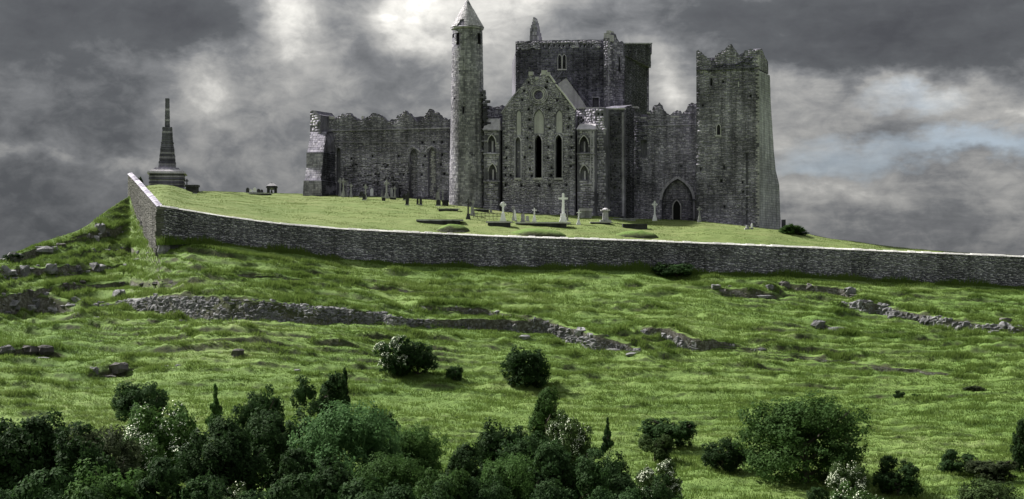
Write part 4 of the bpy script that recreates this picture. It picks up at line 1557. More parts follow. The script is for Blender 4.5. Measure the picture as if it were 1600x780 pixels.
def blades(name, GX, GY, GZ, mask, n, h, w, mat, edge_b):
    """n triangular blades spread over a grid surface with probability by cell area * mask"""
    e1 = np.stack([GX[1:, :-1] - GX[:-1, :-1], GY[1:, :-1] - GY[:-1, :-1]], -1)
    e2 = np.stack([GX[:-1, 1:] - GX[:-1, :-1], GY[:-1, 1:] - GY[:-1, :-1]], -1)
    area = np.abs(e1[..., 0] * e2[..., 1] - e1[..., 1] * e2[..., 0]) * mask[:-1, :-1]
    cx_ = GX[:-1, :-1]; cy_ = GY[:-1, :-1]
    area = area * np.clip(.35 + 1.5 * (fbm(cx_ / 1.3, cy_ / .7, 3) + .3), .1, 2)
    p = area.ravel() / area.sum()
    idx = NR.choice(len(p), n, p=p)
    i, j = np.divmod(idx, area.shape[1])
    a, b = NR.rand(n), NR.rand(n)
    def lerp(G):
        return (G[i, j] * (1 - a) + G[i + 1, j] * a) * (1 - b) + (G[i, j + 1] * (1 - a) + G[i + 1, j + 1] * a) * b
    x, y, z = lerp(GX), lerp(GY), lerp(GZ)
    hh = h * (1 + .8 * edge_b[i, j]) * NR.uniform(.5, 1.25, n) * np.clip(.8 + 1.2 * fbm(x / 2.5, y / 1.5, 3), .35, 1.6)
    ww = w * NR.uniform(.7, 1.3, n)
    th_ = NR.uniform(-.9, .9, n)
    lx, ly = NR.uniform(-.5, .6, n) * hh, NR.uniform(-.55, .3, n) * hh
    V = np.zeros((n, 3, 3))
    V[:, 0] = np.stack([x - ww * np.cos(th_), y - ww * np.sin(th_), z - .03], 1)
    V[:, 1] = np.stack([x + ww * np.cos(th_), y + ww * np.sin(th_), z - .03], 1)
    V[:, 2] = np.stack([x + lx, y + ly, z + hh], 1)
    me = mesh_np(name, V.reshape(-1, 3), np.arange(n * 3).reshape(n, 3), 3)
    return link_mesh(name, me, mat, kind='stuff')


_eb = np.zeros(Xa.shape)
_eb[:, 7:7 + NROW - 4] = SM2[:, :-4] * 0
_eb[:, 7 + 4:7 + NROW] = np.clip(SM2[:, :-4] - SM2[:, 4:], 0, 1) + 1.3 * np.clip(SM[:, :-4] - SM[:, 4:], 0, 1)
vis = ((ucols > -80) & (ucols < 1680))[:, None] * np.ones((1, Xa.shape[1]))
gm = vis.copy()
gm[:, 7:7 + NROW] *= (1 - SM) ** 3 * (1 - .93 * SM2) * (1 - .4 * RISER)
gm = gm + _eb * 2.0
gm[:, -5:] = 0
gm[:, :3] = 0
blades('hillside_grass', Xa, Ya, Za, gm, 800000, .23, .032, M['blade'], _eb)
M['blade2'] = M['blade'].copy(); M['blade2'].name = 'lawn_blades'
for nd in M['blade2'].node_tree.nodes:
    if nd.type == 'VALTORGB':
        for e, c in zip(nd.color_ramp.elements, [(.060, .098, .025), (.092, .136, .035), (.128, .160, .056), (.17, .175, .085)]):
            e.color = (*c, 1)
lm = np.ones(PX.shape); lm[:, -5:] = 0
blades('lawn_grass', PX, PYy, PZ, lm, 110000, .09, .03, M['blade2'], np.zeros(PX.shape))
# long grass at the foot of the boundary wall
_s, _top, _foot = ribbon(WALL_R, 400)
n_ = 14000
q_ = NR.rand(n_) * 399
i_ = q_.astype(int); f_ = (q_ - i_)[:, None]
c_ = _foot[i_] * (1 - f_) + _foot[np.minimum(i_ + 1, 399)] * f_
c_[:, 1] -= .45 + NR.rand(n_) * .8
c_[:, 2] -= .1 + (.3 + 0 * c_[:, 2])
hh_ = NR.uniform(.3, .9, n_) * np.clip(1 + 1.5 * fbm(c_[:, 0] / 3, c_[:, 1], 3), .4, 2)
V_ = np.zeros((n_, 3, 3))
V_[:, 0] = c_ + np.array((-.07, 0, 0)); V_[:, 1] = c_ + np.array((.07, 0, 0))
V_[:, 2] = c_ + np.stack([NR.uniform(-.3, .3, n_), NR.uniform(-.3, .1, n_), hh_], 1)
link_mesh('wall_foot_grass', mesh_np('wall_foot_grass', V_.reshape(-1, 3), np.arange(n_ * 3).reshape(n_, 3), 3), M['blade'], kind='stuff')


# ------------------------------------------------------------------ VEGETATION
def leaf_mat(name, dark, light, trans=.35):
    m, t, b = mat_new(name)
    geo = t.node('ShaderNodeNewGeometry')
    oi = t.node('ShaderNodeObjectInfo')
    f = t.add(t.mul(geo.outputs['Random Per Island'], .35), t.mul(t.noise(geo.outputs['Position'], .9, 4, .6), .8))
    c = t.mix(t.math('SUBTRACT', f, .1, clamp=True), dark, light)
    c = t.mix(1.0, c, t.ramp(oi.outputs['Random'], [(0, .75), (1, 1.2)]), 'MULTIPLY')
    t.l.new(c, b.inputs['Base Color'])
    b.inputs['Roughness'].default_value = .7
    b.inputs['Specular IOR Level'].default_value = .06
    tr_ = t.node('ShaderNodeBsdfTranslucent')
    t.l.new(c, tr_.inputs['Color'])
    mx = t.node('ShaderNodeMixShader')
    mx.inputs[0].default_value = trans
    t.l.new(b.outputs[0], mx.inputs[1]); t.l.new(tr_.outputs[0], mx.inputs[2])
    t.l.new(mx.outputs[0], [n for n in t.n if n.type == 'OUTPUT_MATERIAL'][0].inputs[0])
    return m


LM = {
    'dark': leaf_mat('dark_leaves', (.009, .024, .009), (.048, .092, .029)),
    'mid': leaf_mat('green_leaves', (.018, .045, .012), (.072, .135, .034)),
    'ash': leaf_mat('fresh_ash_leaves', (.032, .080, .026), (.100, .185, .065)),
    'olive': leaf_mat('olive_leaves', (.020, .042, .014), (.080, .120, .040)),
    'brown': leaf_mat('brownish_leaves', (.020, .032, .016), (.070, .088, .042)),
    'lime': leaf_mat('yellow_green_leaves', (.07, .11, .02), (.14, .19, .045)),
}
M['blossom'] = plain('white_blossom', (.72, .77, .60), .7)


def leaf_quads(c, n, size, out, r):
    """c (k,3) centres -> k*n quads scattered round them; out = preferred normal directions"""
    k = len(c)
    N = out + r.normal(0, .40, (k, 3))
    N /= np.linalg.norm(N, axis=1)[:, None] + 1e-9
    A = np.cross(N, r.normal(0, 1, (k, 3))); A /= np.linalg.norm(A, axis=1)[:, None] + 1e-9
    B = np.cross(N, A)
    s = size * r.uniform(.55, 1.3, k)[:, None]
    V = np.stack([c - A * s * .5, c - B * s * .34 + A * s * .1, c + A * s * .62, c + B * s * .34 + A * s * .1], 1)
    return V.reshape(-1, 3)


def crown_mesh(name, seed, nlobes, nleaf, size, shape='round', openness=.3):
    """unit crown: radius about 1, height 0..1 of leaf clumps on lobes"""
    r = np.random.RandomState(seed)
    L = []
    for i in range(nlobes):
        a = r.uniform(0, 2 * np.pi)
        if shape == 'round':
            z = r.uniform(.18, .84)
            rad = max(0, 1 - abs((z - .40) / .58) ** 2.2) ** .5 * .78 * r.uniform(.5, 1.15)
            lr = r.uniform(.12, .34)
        elif shape == 'tall':
            z = r.uniform(.15, .90)
            z = .08 + .86 * (i + .5) / nlobes
            rad = r.uniform(0, .6) * (1.05 - z)
            lr = .42 * (1.15 - z) * r.uniform(.7, 1.1)
        else:                                      # low spreading
            z = r.uniform(.15, .65)
            rad = np.sqrt(max(0, 1 - (z / .95) ** 2)) * .8 * r.uniform(.3, 1.05)
            lr = r.uniform(.18, .32)
        L.append((rad * np.cos(a), rad * np.sin(a), z, lr))
    L = np.array(L)
    w_ = L[:, 3] ** 2
    li = r.choice(len(L), nleaf, p=w_ / w_.sum())
    d = r.normal(0, 1, (nleaf, 3)); d /= np.linalg.norm(d, axis=1)[:, None]
    # twig clusters: quantise directions slightly so leaves bunch
    bunch = r.normal(0, 1, (nlobes, 26, 3)); bunch /= np.linalg.norm(bunch, axis=2)[:, :, None]
    bi = r.randint(0, 26, nleaf)
    q = bunch[li, bi] + d * .26
    q /= np.linalg.norm(q, axis=1)[:, None]
    rr = L[li, 3] * (r.uniform(.72, 1.16, nleaf) + .22 * r.rand(nlobes, 26)[li, bi])
    inner = r.rand(nleaf) < .14
    rr = np.where(inner, rr * r.uniform(.1, .8, nleaf), rr)
    sc = np.array((1, 1, .5 if shape != 'tall' else .22))
    c = L[li, :3] + q * rr[:, None] * sc
    c[:, 2] = np.clip(c[:, 2] - (.07 if shape != 'tall' else 0), -.02, None)
    c = c * (1, 1, 2)
    V = leaf_quads(c, 1, size, q * (1, 1, 1) + (0, 0, .25), r)
    return mesh_np(name, V, np.arange(nleaf * 4).reshape(nleaf, 4), 4), c, q


CR = {}
BL = {}
for key, args in {
    'round': [(31, 34, 19000, .070), (32, 40, 19000, .070), (33, 30, 19000, .072), (38, 46, 20000, .068)],
    'big': [(34, 80, 36000, .048), (35, 70, 36000, .048)],
    'tall': [(36, 15, 3200, .20), (40, 13, 3200, .20), (41, 17, 3200, .20)],
    'low': [(37, 26, 14000, .08), (39, 34, 14000, .08)],
}.items():
    CR[key] = []
    for (sd, nl, nf, sz) in args:
        shp = {'round': 'round', 'big': 'round', 'tall': 'tall', 'low': 'low'}[key]
        me, c, q = crown_mesh('crown', sd, nl, nf, sz, shp)
        CR[key].append(me)
        # blossom clusters sitting on the sunny outside of the same crown
        r = np.random.RandomState(sd + 50)
        okk = (q[:, 2] > -.1) & (q[:, 0] < .55) & (q[:, 1] < .6)
        pick = np.where(okk)[0]
        pick = pick[r.rand(len(pick)) < np.clip(.45 + 1.8 * fbm(c[pick, 0] * 3.1, c[pick, 2] * 2.0 + c[pick, 1], 3), 0, 1) * .8]
        V = leaf_quads(c[pick] + q[pick] * .03, 1, sz * .62, q[pick] + (0, 0, .3), r)
        BL[me.name] = mesh_np('blossom', V, np.arange(len(pick) * 4).reshape(-1, 4), 4)


def trunk_mesh(seed, h=1.0):
    r = random.Random(seed)
    g = Geo()
    p = (0, 0, -.12)
    for k in range(3):
        q = (p[0] + r.uniform(-.05, .05), p[1] + r.uniform(-.05, .05), p[2] + .2)
        g.tube(p, q, .075 - k * .014, .062 - k * .014)
        p = q
        for m_ in range(2):
            a = r.uniform(0, 6.28)
            e = (p[0] + math.cos(a) * .5, p[1] + math.sin(a) * .5, p[2] + r.uniform(.15, .35))
            g.tube(p, e, .032, .012, 5)
            for b_ in range(2):
                a2 = a + r.uniform(-.8, .8)
                g.tube(e, (e[0] + math.cos(a2) * .25, e[1] + math.sin(a2) * .25, e[2] + r.uniform(0, .2)), .012, .005, 4)
    me = bpy.data.meshes.new('trunk')
    me.from_pydata([tuple(v) for v in g.v], [], g.f)
    me.materials.append(M['bark'])
    return me


TRK = [trunk_mesh(i) for i in range(3)]


def plant(px, base, wpx, top, kind, leaf, label, name='bush', flower=0, seed=0, group='bushes and small trees on the lower slope', where=ground, cat=None):
    p = where(px, base)
    s = p[1] / F
    w_ = wpx * s * (1.12 if base > 740 else 1.0)
    h = (base - top) * s
    r = random.Random(seed * 7 + int(px))
    t = thing(name, label, cat or name.replace('_', ' ').split()[-1], p, group)
    t.rotation_euler = (0, 0, 0)
    me = CR[kind][r.randrange(len(CR[kind]))]
    c = bpy.data.objects.new('crown', me)
    COL.objects.link(c); c.parent = t
    if not me.materials:
        me.materials.append(LM[leaf])
    c.material_slots[0].link = 'OBJECT'; c.material_slots[0].material = LM[leaf]
    ch_h = min(h, w_ * ((1.12 if base > 775 else 2.0) if kind != 'tall' else 2.4))
    c.scale = (w_ / 2 * 1.06, w_ / 2 * 1.0, ch_h * .51)
    c.location = (0, 0, h - ch_h)
    rz = r.uniform(0, 6.28) if not flower else r.uniform(-.4, .4)
    c.rotation_euler = (0, 0, rz)
    tk = bpy.data.objects.new('trunk', TRK[r.randrange(3)])
    COL.objects.link(tk); tk.parent = t
    tk.scale = (w_ / 2, w_ / 2, h * .8)
    if flower:
        b = bpy.data.objects.new('blossom', BL[me.name])
        COL.objects.link(b); b.parent = t
        if not b.data.materials:
            b.data.materials.append(M['blossom'])
        b.scale = c.scale; b.location = c.location; b.rotation_euler = c.rotation_euler
    return t


PL = [
    (300, 960, 130, 742, 'round', 'dark', 'tree', 0, 'dark tree top low in the wood between two white flowering hawthorns'),
    (490, 900, 120, 690, 'round', 'dark', 'tree', 0, 'shadowy tree in front of the very dark tree, left foot of the bright ash'),
    (610, 900, 110, 700, 'big', 'mid', 'tree', 0, 'green tree in front of the narrow dark bush between the ashes'),
    (690, 930, 90, 722, 'round', 'mid', 'bush', 0, 'green bush closing the bottom of the grassy gap, left side'),
    (760, 930, 90, 735, 'round', 'dark', 'bush', 0, 'dark bush at the bottom edge under the spreading tree'),
    (860, 960, 110, 745, 'round', 'dark', 'tree', 0, 'dark tree top on the bottom edge, middle of the central clump'),
    (955, 960, 100, 750, 'round', 'dark', 'bush', 0, 'dark bush on the bottom edge, right end of the central clump'),
    (1060, 900, 60, 755, 'low', 'mid', 'bush', 0, 'low green bush on the bottom edge right of the bright blossoming hawthorn'),
    (35, 790, 110, 680, 'round', 'mid', 'tree', 0, 'deep green tree under the small yellow green sapling at far left'),
    # px, base, width, top, kind, leaves, name, flower, label
    (18, 840, 165, 632, 'round', 'dark', 'tree', 0, 'dark dense tree at the far left end of the wood, top edge of the thicket'),
    (95, 850, 150, 640, 'round', 'dark', 'tree', 0, 'dark dense tree, second from the left along the upper edge of the wood'),
    (160, 820, 120, 652, 'round', 'brown', 'tree', 0, 'dull brown green tree between the left dark trees and the flowering hawthorn'),
    (222, 668, 92, 590, 'round', 'dark', 'bush', 0, 'dark ragged bush on open grass just above the pale flowering hawthorn'),
    (258, 780, 112, 618, 'round', 'mid', 'hawthorn', 1, 'hawthorn covered in cream blossom in the left wood, below the dark ragged bush'),
    (222, 800, 80, 672, 'round', 'mid', 'hawthorn', 1, 'lower cream flowering hawthorn touching the left wood clearing'),
    (337, 720, 34, 597, 'tall', 'mid', 'sapling', 0, 'slim upright green sapling between the hawthorn and the dark bushes'),
    (404, 730, 78, 592, 'round', 'dark', 'bush', 0, 'dark leathery bush rising above the wood left of the bright ash'),
    (500, 680, 82, 578, 'round', 'dark', 'bush', 0, 'dark rounded bush with pale leaf tips behind the bright ash tree'),
    (538, 640, 30, 572, 'tall', 'dark', 'sapling', 0, 'thin dark sapling right beside the rounded bush behind the ash'),
    (545, 870, 155, 616, 'big', 'ash', 'ash_tree', 0, 'large bright fresh green ash tree left of the centre of the wood'),
    (598, 760, 50, 626, 'round', 'dark', 'bush', 0, 'narrow dark bush squeezed between the two green ash trees'),
    (642, 860, 92, 655, 'big', 'mid', 'ash_tree', 0, 'feathery mid green ash at the right end of the left wood'),
    (445, 830, 115, 628, 'round', 'dark', 'tree', 0, 'very dark tree directly left of the bright ash'),
    (385, 850, 110, 640, 'round', 'dark', 'tree', 0, 'dark tree behind the slim sapling in the left wood'),
    (330, 860, 110, 660, 'round', 'dark', 'tree', 0, 'dark tree right of the cream hawthorn, below the slim sapling'),
    (285, 900, 140, 700, 'round', 'dark', 'tree', 0, 'dark tree crown below the cream hawthorn'),
    (60, 900, 150, 715, 'round', 'dark', 'tree', 0, 'dark tree crown in the lower left of the wood'),
    (165, 900, 150, 705, 'round', 'mid', 'tree', 0, 'deep green tree crown low in the wood under the brown green tree'),
    (28, 690, 22, 662, 'tall', 'lime', 'sapling', 0, 'small yellow green sapling standing out of the dark trees at far left'),
    (210, 735, 24, 700, 'tall', 'lime', 'sapling', 0, 'small yellow green sapling below the flowering hawthorns'),
    (349, 750, 18, 715, 'tall', 'lime', 'sapling', 0, 'tiny light green sapling above the white flowering bush at the bottom edge'),
    (10, 1000, 170, 770, 'round', 'mid', 'tree', 0, 'green tree top at the bottom left corner'),
    (110, 1000, 150, 752, 'round', 'dark', 'tree', 0, 'dark tree top on the bottom edge, right of the corner tree'),
    (230, 1000, 140, 765, 'round', 'dark', 'tree', 0, 'dark tree top on the bottom edge left of the white flowering bush'),
    (358, 900, 92, 746, 'round', 'olive', 'hawthorn', 1, 'white flowering hawthorn cut by the bottom edge, left third'),
    (450, 950, 130, 725, 'round', 'dark', 'tree', 0, 'dark tree low on the bottom edge under the bright ash, left side'),
    (570, 970, 150, 745, 'round', 'dark', 'tree', 0, 'dark tree low on the bottom edge under the bright ash, right side'),
    (655, 960, 110, 745, 'round', 'dark', 'tree', 0, 'dark shaded tree on the bottom edge below the feathery ash'),
    (727, 830, 80, 690, 'round', 'dark', 'bush', 0, 'dark green bush at the right side of the grassy gap'),
    (722, 900, 60, 758, 'round', 'mid', 'bush', 0, 'light green leafy bush on the bottom edge right of the grassy gap'),
    (783, 770, 92, 645, 'round', 'dark', 'tree', 0, 'dark spreading tree at the left shoulder of the central clump'),
    (855, 700, 66, 602, 'round', 'mid', 'bush', 0, 'bushy crown with light leaf tips topping the central clump'),
    (890, 745, 62, 634, 'round', 'olive', 'hawthorn', 1, 'white flecked hawthorn at the right shoulder of the central clump'),
    (840, 830, 110, 665, 'round', 'dark', 'tree', 0, 'dark tree in the middle of the central clump'),
    (800, 900, 110, 702, 'big', 'mid', 'tree', 0, 'mid green tree in front of the central clump, reaching the bottom edge'),
    (893, 900, 120, 685, 'round', 'dark', 'tree', 0, 'very dark tree in the right half of the central clump'),
    (949, 740, 24, 650, 'tall', 'dark', 'sapling', 0, 'thin upright dark sapling right of the central clump'),
    (948, 880, 90, 700, 'round', 'dark', 'bush', 0, 'dark bush under the thin upright sapling'),
    (1000, 900, 100, 735, 'round', 'dark', 'bush', 0, 'dark bush left of the white blossoming hawthorn on the bottom edge'),
    (1027, 850, 66, 712, 'round', 'olive', 'hawthorn', 1, 'bright white blossoming hawthorn right of the central clump'),
    (1046, 702, 96, 637, 'low', 'dark', 'bush', 0, 'dome shaped dark bush with a flat base standing on open grass'),
    (1024, 722, 54, 676, 'round', 'olive', 'bush', 0, 'small olive green bush touching the front of the dome shaped bush'),
    (1128, 735, 66, 678, 'round', 'dark', 'bush', 0, 'dark shaggy bush left of the big round green tree'),
    (1163, 722, 40, 692, 'low', 'dark', 'bush', 0, 'small low dark bush tucked against the left foot of the big round tree'),
    (1255, 755, 172, 606, 'big', 'mid', 'tree', 0, 'big round green tree standing alone on the right slope'),
    (1326, 790, 56, 716, 'round', 'olive', 'hawthorn', 1, 'pale flowering hawthorn at the right foot of the big round tree'),
    (1340, 860, 80, 748, 'round', 'mid', 'hawthorn', 1, 'light green bush with pale flowers on the bottom edge below the big round tree'),
    (1290, 880, 70, 757, 'round', 'dark', 'bush', 0, 'dark bush on the bottom edge left of the light green flowering bush'),
    (1403, 775, 64, 708, 'round', 'dark', 'bush', 0, 'dark bush alone on grass right of the pale flowering hawthorn'),
    (1498, 742, 52, 698, 'round', 'dark', 'bush', 0, 'dark round bush, left one of the pair near the right edge'),
    (1548, 752, 76, 706, 'low', 'brown', 'bush', 0, 'brownish grey bush, right one of the pair near the right edge'),
    (1542, 830, 104, 744, 'round', 'olive', 'bush', 0, 'grey green bush on the bottom edge near the right corner'),
    (1604, 740, 44, 650, 'round', 'dark', 'bush', 0, 'dark bush cut by the right edge of the photo'),
    (620, 588, 62, 519, 'round', 'dark', 'hawthorn', 1, 'white flowering left half of the hawthorn thicket alone in mid slope'),
    (651, 589, 66, 528, 'round', 'dark', 'bush', 0, 'dark bush grown into the right side of the mid slope white hawthorn'),
    (710, 596, 28, 568, 'round', 'dark', 'bush', 0, 'very small dark bush between the two mid slope bushes'),
    (819, 603, 80, 535, 'round', 'dark', 'bush', 0, 'dark conical bush alone in mid slope above the central clump'),
    (1056, 432, 72, 402, 'low', 'dark', 'bush', 0, 'low dark bush against the foot of the boundary wall'),
    (1034, 431, 40, 410, 'low', 'dark', 'bush', 0, 'small dark shrub at the left end of the wall foot bush'),
    (1522, 612, 34, 599, 'low', 'brown', 'bush', 0, 'flat brown grey bush on open grass near the right edge'),
    (1405, 625, 18, 609, 'round', 'dark', 'bush', 0, 'tiny dark bush on the right slope above the big round tree'),
    (1432, 622, 16, 613, 'low', 'mid', 'bush', 0, 'tiny green tuft beside the tiny dark bush on the right slope'),
    (20, 404, 34, 394, 'low', 'dark', 'bush', 0, 'dark low scrub on the far left skyline'),
]
for i, q in enumerate(PL):
    px, base, w_, top, kind, leaf, nm, fl, lab = q
    plant(px, base, w_, top, kind, leaf, lab, nm, fl, i)
plant(1237, 366, 38, 344, 'low', 'mid', 'green bush on the lawn at the right foot of the square keep', 'bush', 0, 91, 'shrubs on the churchyard lawn', yard)
plant(1222 + 26, 367, 34, 355, 'low', 'dark', 'dark low shrub trailing right of the green bush beside the keep', 'bush', 0, 92, 'shrubs on the churchyard lawn', yard)
plant(214, 292, 18, 270, 'low', 'dark', 'dark shrub between the wall end and the broken cross monument', 'bush', 0, 93, 'shrubs on the churchyard lawn', yard)


# ------------------------------------------------------------------ GRAVEYARD
def gloc(px, py):
    p = yard(px, py)
    return p, p[1] / F


def cross(px, base, top, mat, label, ringed=True, wide=1.0, lean=0.0, ped=.28, name='celtic_cross', gname='crosses in the churchyard'):
    p, s = gloc(px, base)
    h = (base - top) * s
    t = thing(name, label, 'cross', p, gname)
    x, y, z = p
    w0 = max(.09 * h, .14) * wide
    g = Geo()
    hp = ped * h
    for k, (f0, f1, ww) in enumerate(((0, .35, 2.9), (.35, .65, 2.3), (.65, 1.0, 1.8))):
        g2 = Geo(); g2.box((x, y, z - .1 + hp * f0 + (0 if k == 0 else .1)), w0 * ww, w0 * ww * .8, hp * (f1 - f0) + (.1 if k == 0 else 0), top=.94)
        build('plinth_step', g2, M[mat], t)
    g.box((x, y, z + hp), w0, w0 * .7, h - hp, top=.78, tilt=(lean, 0))
    build('shaft', g, M[mat], t)
    ch_ = z + hp + (h - hp) * .74
    xo = x + (ch_ - z - hp) * lean
    g = Geo(); aw = h * .30 * wide ** .3
    g.box((xo, y, ch_ - w0 * .35), aw, w0 * .6, w0 * .7)
    build('arms', g, M[mat], t)
    if ringed:
        g = Geo()
        n = 12
        R = aw * .36; rr = w0 * .18
        for i in range(n):
            a0 = 2 * math.pi * i / n; a1 = 2 * math.pi * (i + 1) / n
            g.tube((xo + R * math.cos(a0), y, ch_ + R * math.sin(a0)), (xo + R * math.cos(a1), y, ch_ + R * math.sin(a1)), rr, rr, 5)
        build('ring', g, M[mat], t)
    return t


def headstone(px, base, top, wpx, mat, label, lean=0.0):
    p, s = gloc(px, base)
    h = (base - top) * s; w_ = wpx * s
    t = thing('headstone', label, 'headstone', p, 'headstones in the churchyard')
    g = Geo()
    prof = [(-w_ / 2, -.2), (w_ / 2, -.2), (w_ / 2, h * .72), (w_ * .36, h * .9), (0, h), (-w_ * .36, h * .9), (-w_ / 2, h * .72)]
    n = len(prof)
    g.add([(p[0] + a + b * lean, p[1] - .08, p[2] + b) for a, b in prof] + [(p[0] + a + b * lean, p[1] + .08, p[2] + b) for a, b in prof],
          [tuple(range(n)), tuple(range(2 * n - 1, n - 1, -1))] + [((i + 1) % n, i, n + i, n + (i + 1) % n) for i in range(n)])
    build('slab', g, M[mat], t)
    g = Geo(); g.box((p[0], p[1], p[2] - .15), w_ * 1.35, .4, .27); build('footing', g, M['grave'], t)
    return t


def table_tomb(x0, x1, base, top, mat_top, mat_side, label, depth=1.1, rz=0.0, name='table_tomb', over=.15):
    p, s = gloc((x0 + x1) / 2, base)
    w_ = (x1 - x0) * s; h = (base - top) * s
    t = thing(name, label, 'tomb', p, 'flat tombs in the churchyard')
    g = Geo(); g.box((p[0], p[1] + depth / 2, p[2] - .3), w_ * (1 - over), depth * .85, h * .72 + .3, rz); build('chest', g, M[mat_side], t)
    g = Geo(); g.box((p[0], p[1] + depth / 2, p[2] + h * .72), w_, depth, max(h * .3, .1), rz, top=.98, jit=.01); build('top_slab', g, M[mat_top], t)
    return t


def pillar(px, base, top, wpx, mat, label, name='stone_pillar', capped=False):
    p, s = gloc(px, base)
    h = (base - top) * s; w_ = wpx * s
    t = thing(name, label, 'gravestone', p, 'pillars and urn graves in the churchyard')
    g = Geo(); g.box((p[0], p[1], p[2] - .2), w_ * 1.9, w_ * 1.7, h * .18 + .2); build('base', g, M['grave'], t)
    g = Geo(); g.box((p[0], p[1], p[2] + h * .18), w_, w_, h * (.62 if capped else .82), top=.85); build('shaft', g, M[mat], t)
    if capped:
        g = Geo(); g.box((p[0], p[1], p[2] + h * .80), w_ * 1.6, w_ * 1.6, h * .08); build('cap_stone', g, M['pale'], t)
        g = Geo(); g.lathe((p[0], p[1], p[2] + h * .88), [(w_ * .6, 0), (w_ * .5, h * .05), (w_ * .15, h * .12)], 8); build('finial', g, M['pale'], t)
    return t


cross(880, 350, 302, 'white', 'tall bright white cross on a stepped pedestal in front of the gable', False, 1.0, ped=.34)
cross(786, 347, 315, 'white', 'bright white cross on a broad base below the left corner of the gable', True, 1.2, ped=.42)
cross(904, 351, 328, 'white', 'small white cross leaning beside the tall bright white cross', False, 1.1, .06)
cross(1023, 345, 314, 'white', 'slender pale cross by the nave wall left of the arched porch', True, .9, ped=.3)
cross(604, 310, 281, 'grave', 'pale ringed cross on a stepped base in front of the left wall', True, 1.0)
cross(731.5, 343, 311, 'gravedark', 'dark lichened cross at the foot of the round tower, left one', True, .9)
cross(739, 333, 311, 'grave', 'pale cross half hidden behind the dark cross at the round tower', True, .9)
cross(767, 332, 312, 'grave', 'thin grey cross against the niche buttress left of the gable', True, .8)
cross(802, 345, 321, 'grave', 'thin grey cross just right of the bright white broad based cross', True, .8)
cross(835, 347, 325, 'white', 'little white cross on a block halfway along the gable foot', False, 1.2, ped=.4)
cross(531.5, 307, 278, 'grave', 'pale tall cross, leftmost of the row beside the corner buttress', True, .8, ped=.3)
cross(536.5, 308, 279, 'grave', 'pale tall cross, second of the row beside the corner buttress', True, .8, ped=.35)
cross(541.5, 308, 282, 'grave', 'pale cross, third of the row beside the corner buttress', True, .8, ped=.35)
cross(548.5, 308, 287, 'grave', 'shorter pale cross, last of the row beside the corner buttress', True, .9, ped=.4)
cross(571, 311, 288, 'grave', 'grey cross standing left of centre before the left wall', True, .9)
cross(617, 310, 291, 'grave', 'small grey cross right of the pale ringed cross on steps', True, .9)
cross(692, 308, 290, 'grave', 'pale slim cross close to the left side of the round tower', False, .8)
cross(686, 309, 289, 'grave', 'pale slim cross, second from the left side of the round tower', False, .8)
cross(1093, 347, 323, 'grave', 'small grey cross beside the right jamb of the arched porch', True, .9, ped=.4)
cross(292, 297, 279, 'gravedark', 'dark little cross on the tomb right of the great broken monument', True, 1.0)
cross(424.5, 291, 274, 'gravedark', 'dark thin finial cross rising over the small canopy tomb on the skyline', False, .7)
cross(886.5, 345, 325, 'grave', 'small grey cross just behind the tall bright white cross', False, .8)
headstone(565, 309, 299, 6, 'gravedark', 'dark rounded headstone left of the small grey cross by the left wall')
headstone(569, 313, 303, 5, 'gravedark', 'dark narrow headstone in front of the grey cross by the left wall')
headstone(581, 307, 294, 5, 'white', 'white topped headstone against the left wall')
headstone(597, 307, 296, 4, 'grave', 'narrow grey headstone left of the ringed cross on steps')
headstone(612, 309, 293, 4, 'grave', 'pale headstone right of the ringed cross on steps')
headstone(636, 321, 300, 5, 'gravedark', 'tall dark headstone standing forward on the lawn before the left wall', .08)
headstone(632, 313, 303, 4, 'gravedark', 'short dark headstone behind the tall dark one on the lawn')
headstone(652.5, 320, 310, 3, 'gravedark', 'left one of two little dark posts on the lawn left of the round tower')
headstone(657.5, 321, 309, 4, 'gravedark', 'right one of two little dark posts on the lawn left of the round tower')
headstone(684, 313, 299, 6, 'grave', 'pale topped headstone left of the round tower')
headstone(685, 322, 312, 7, 'gravedark', 'squat black headstone below the pale topped one left of the round tower')
headstone(817, 347, 333, 6, 'grave', 'grey headstone left of the little white cross before the gable')
headstone(806, 346, 327, 3, 'white', 'thin white headstone leaning right of the thin grey cross', -.1)
headstone(824, 346, 337, 5, 'grave', 'low grey headstone just left of the little white cross')
headstone(840, 334, 329, 6, 'gravedark', 'small black rounded stone behind the little white cross')
headstone(304, 303, 297, 6, 'gravedark', 'small black stone on the lawn right of the great monument')
headstone(1175, 358, 349, 3, 'white', 'tiny white stone at the foot of the square keep')
headstone(387, 302, 293, 5, 'gravedark', 'dark headstone on the skyline, leftmost of the far left group')
headstone(392, 302, 296, 4, 'white', 'small white headstone in the far left skyline group')
headstone(398, 302, 293, 5, 'white', 'larger white headstone in the far left skyline group')
headstone(404, 302, 295, 5, 'gravedark', 'dark headstone on the skyline, right of the larger white one')
headstone(409, 302, 296, 4, 'gravedark', 'dark short headstone, rightmost of the far left skyline group')
table_tomb(650, 724, 351, 343, 'grave', 'gravedark', 'long dark flat tomb on the lawn above the boundary wall, left of the crosses', 1.6)
table_tomb(683, 718, 330, 326, 'grave', 'gravedark', 'low flat slab at the very foot of the round tower', 1.0)
table_tomb(690, 701, 322, 313, 'gravedark', 'gravedark', 'black open vault tomb against the left side of the round tower', .9)
table_tomb(738, 766, 331, 326.5, 'grave', 'gravedark', 'grey slab tomb between the round tower and the thin grey cross', .9)
table_tomb(759, 801, 354, 346, 'pale', 'gravedark', 'kerbed tomb with a white end block under the broad based white cross', 1.2)
table_tomb(805, 892, 354, 347, 'coping', 'gravedark', 'very long white topped flat tomb under the tall white cross', 1.8)
table_tomb(905, 926, 341, 326, 'pale', 'grave', 'chest tomb with an overhanging pale slab against the right buttress', 1.0)
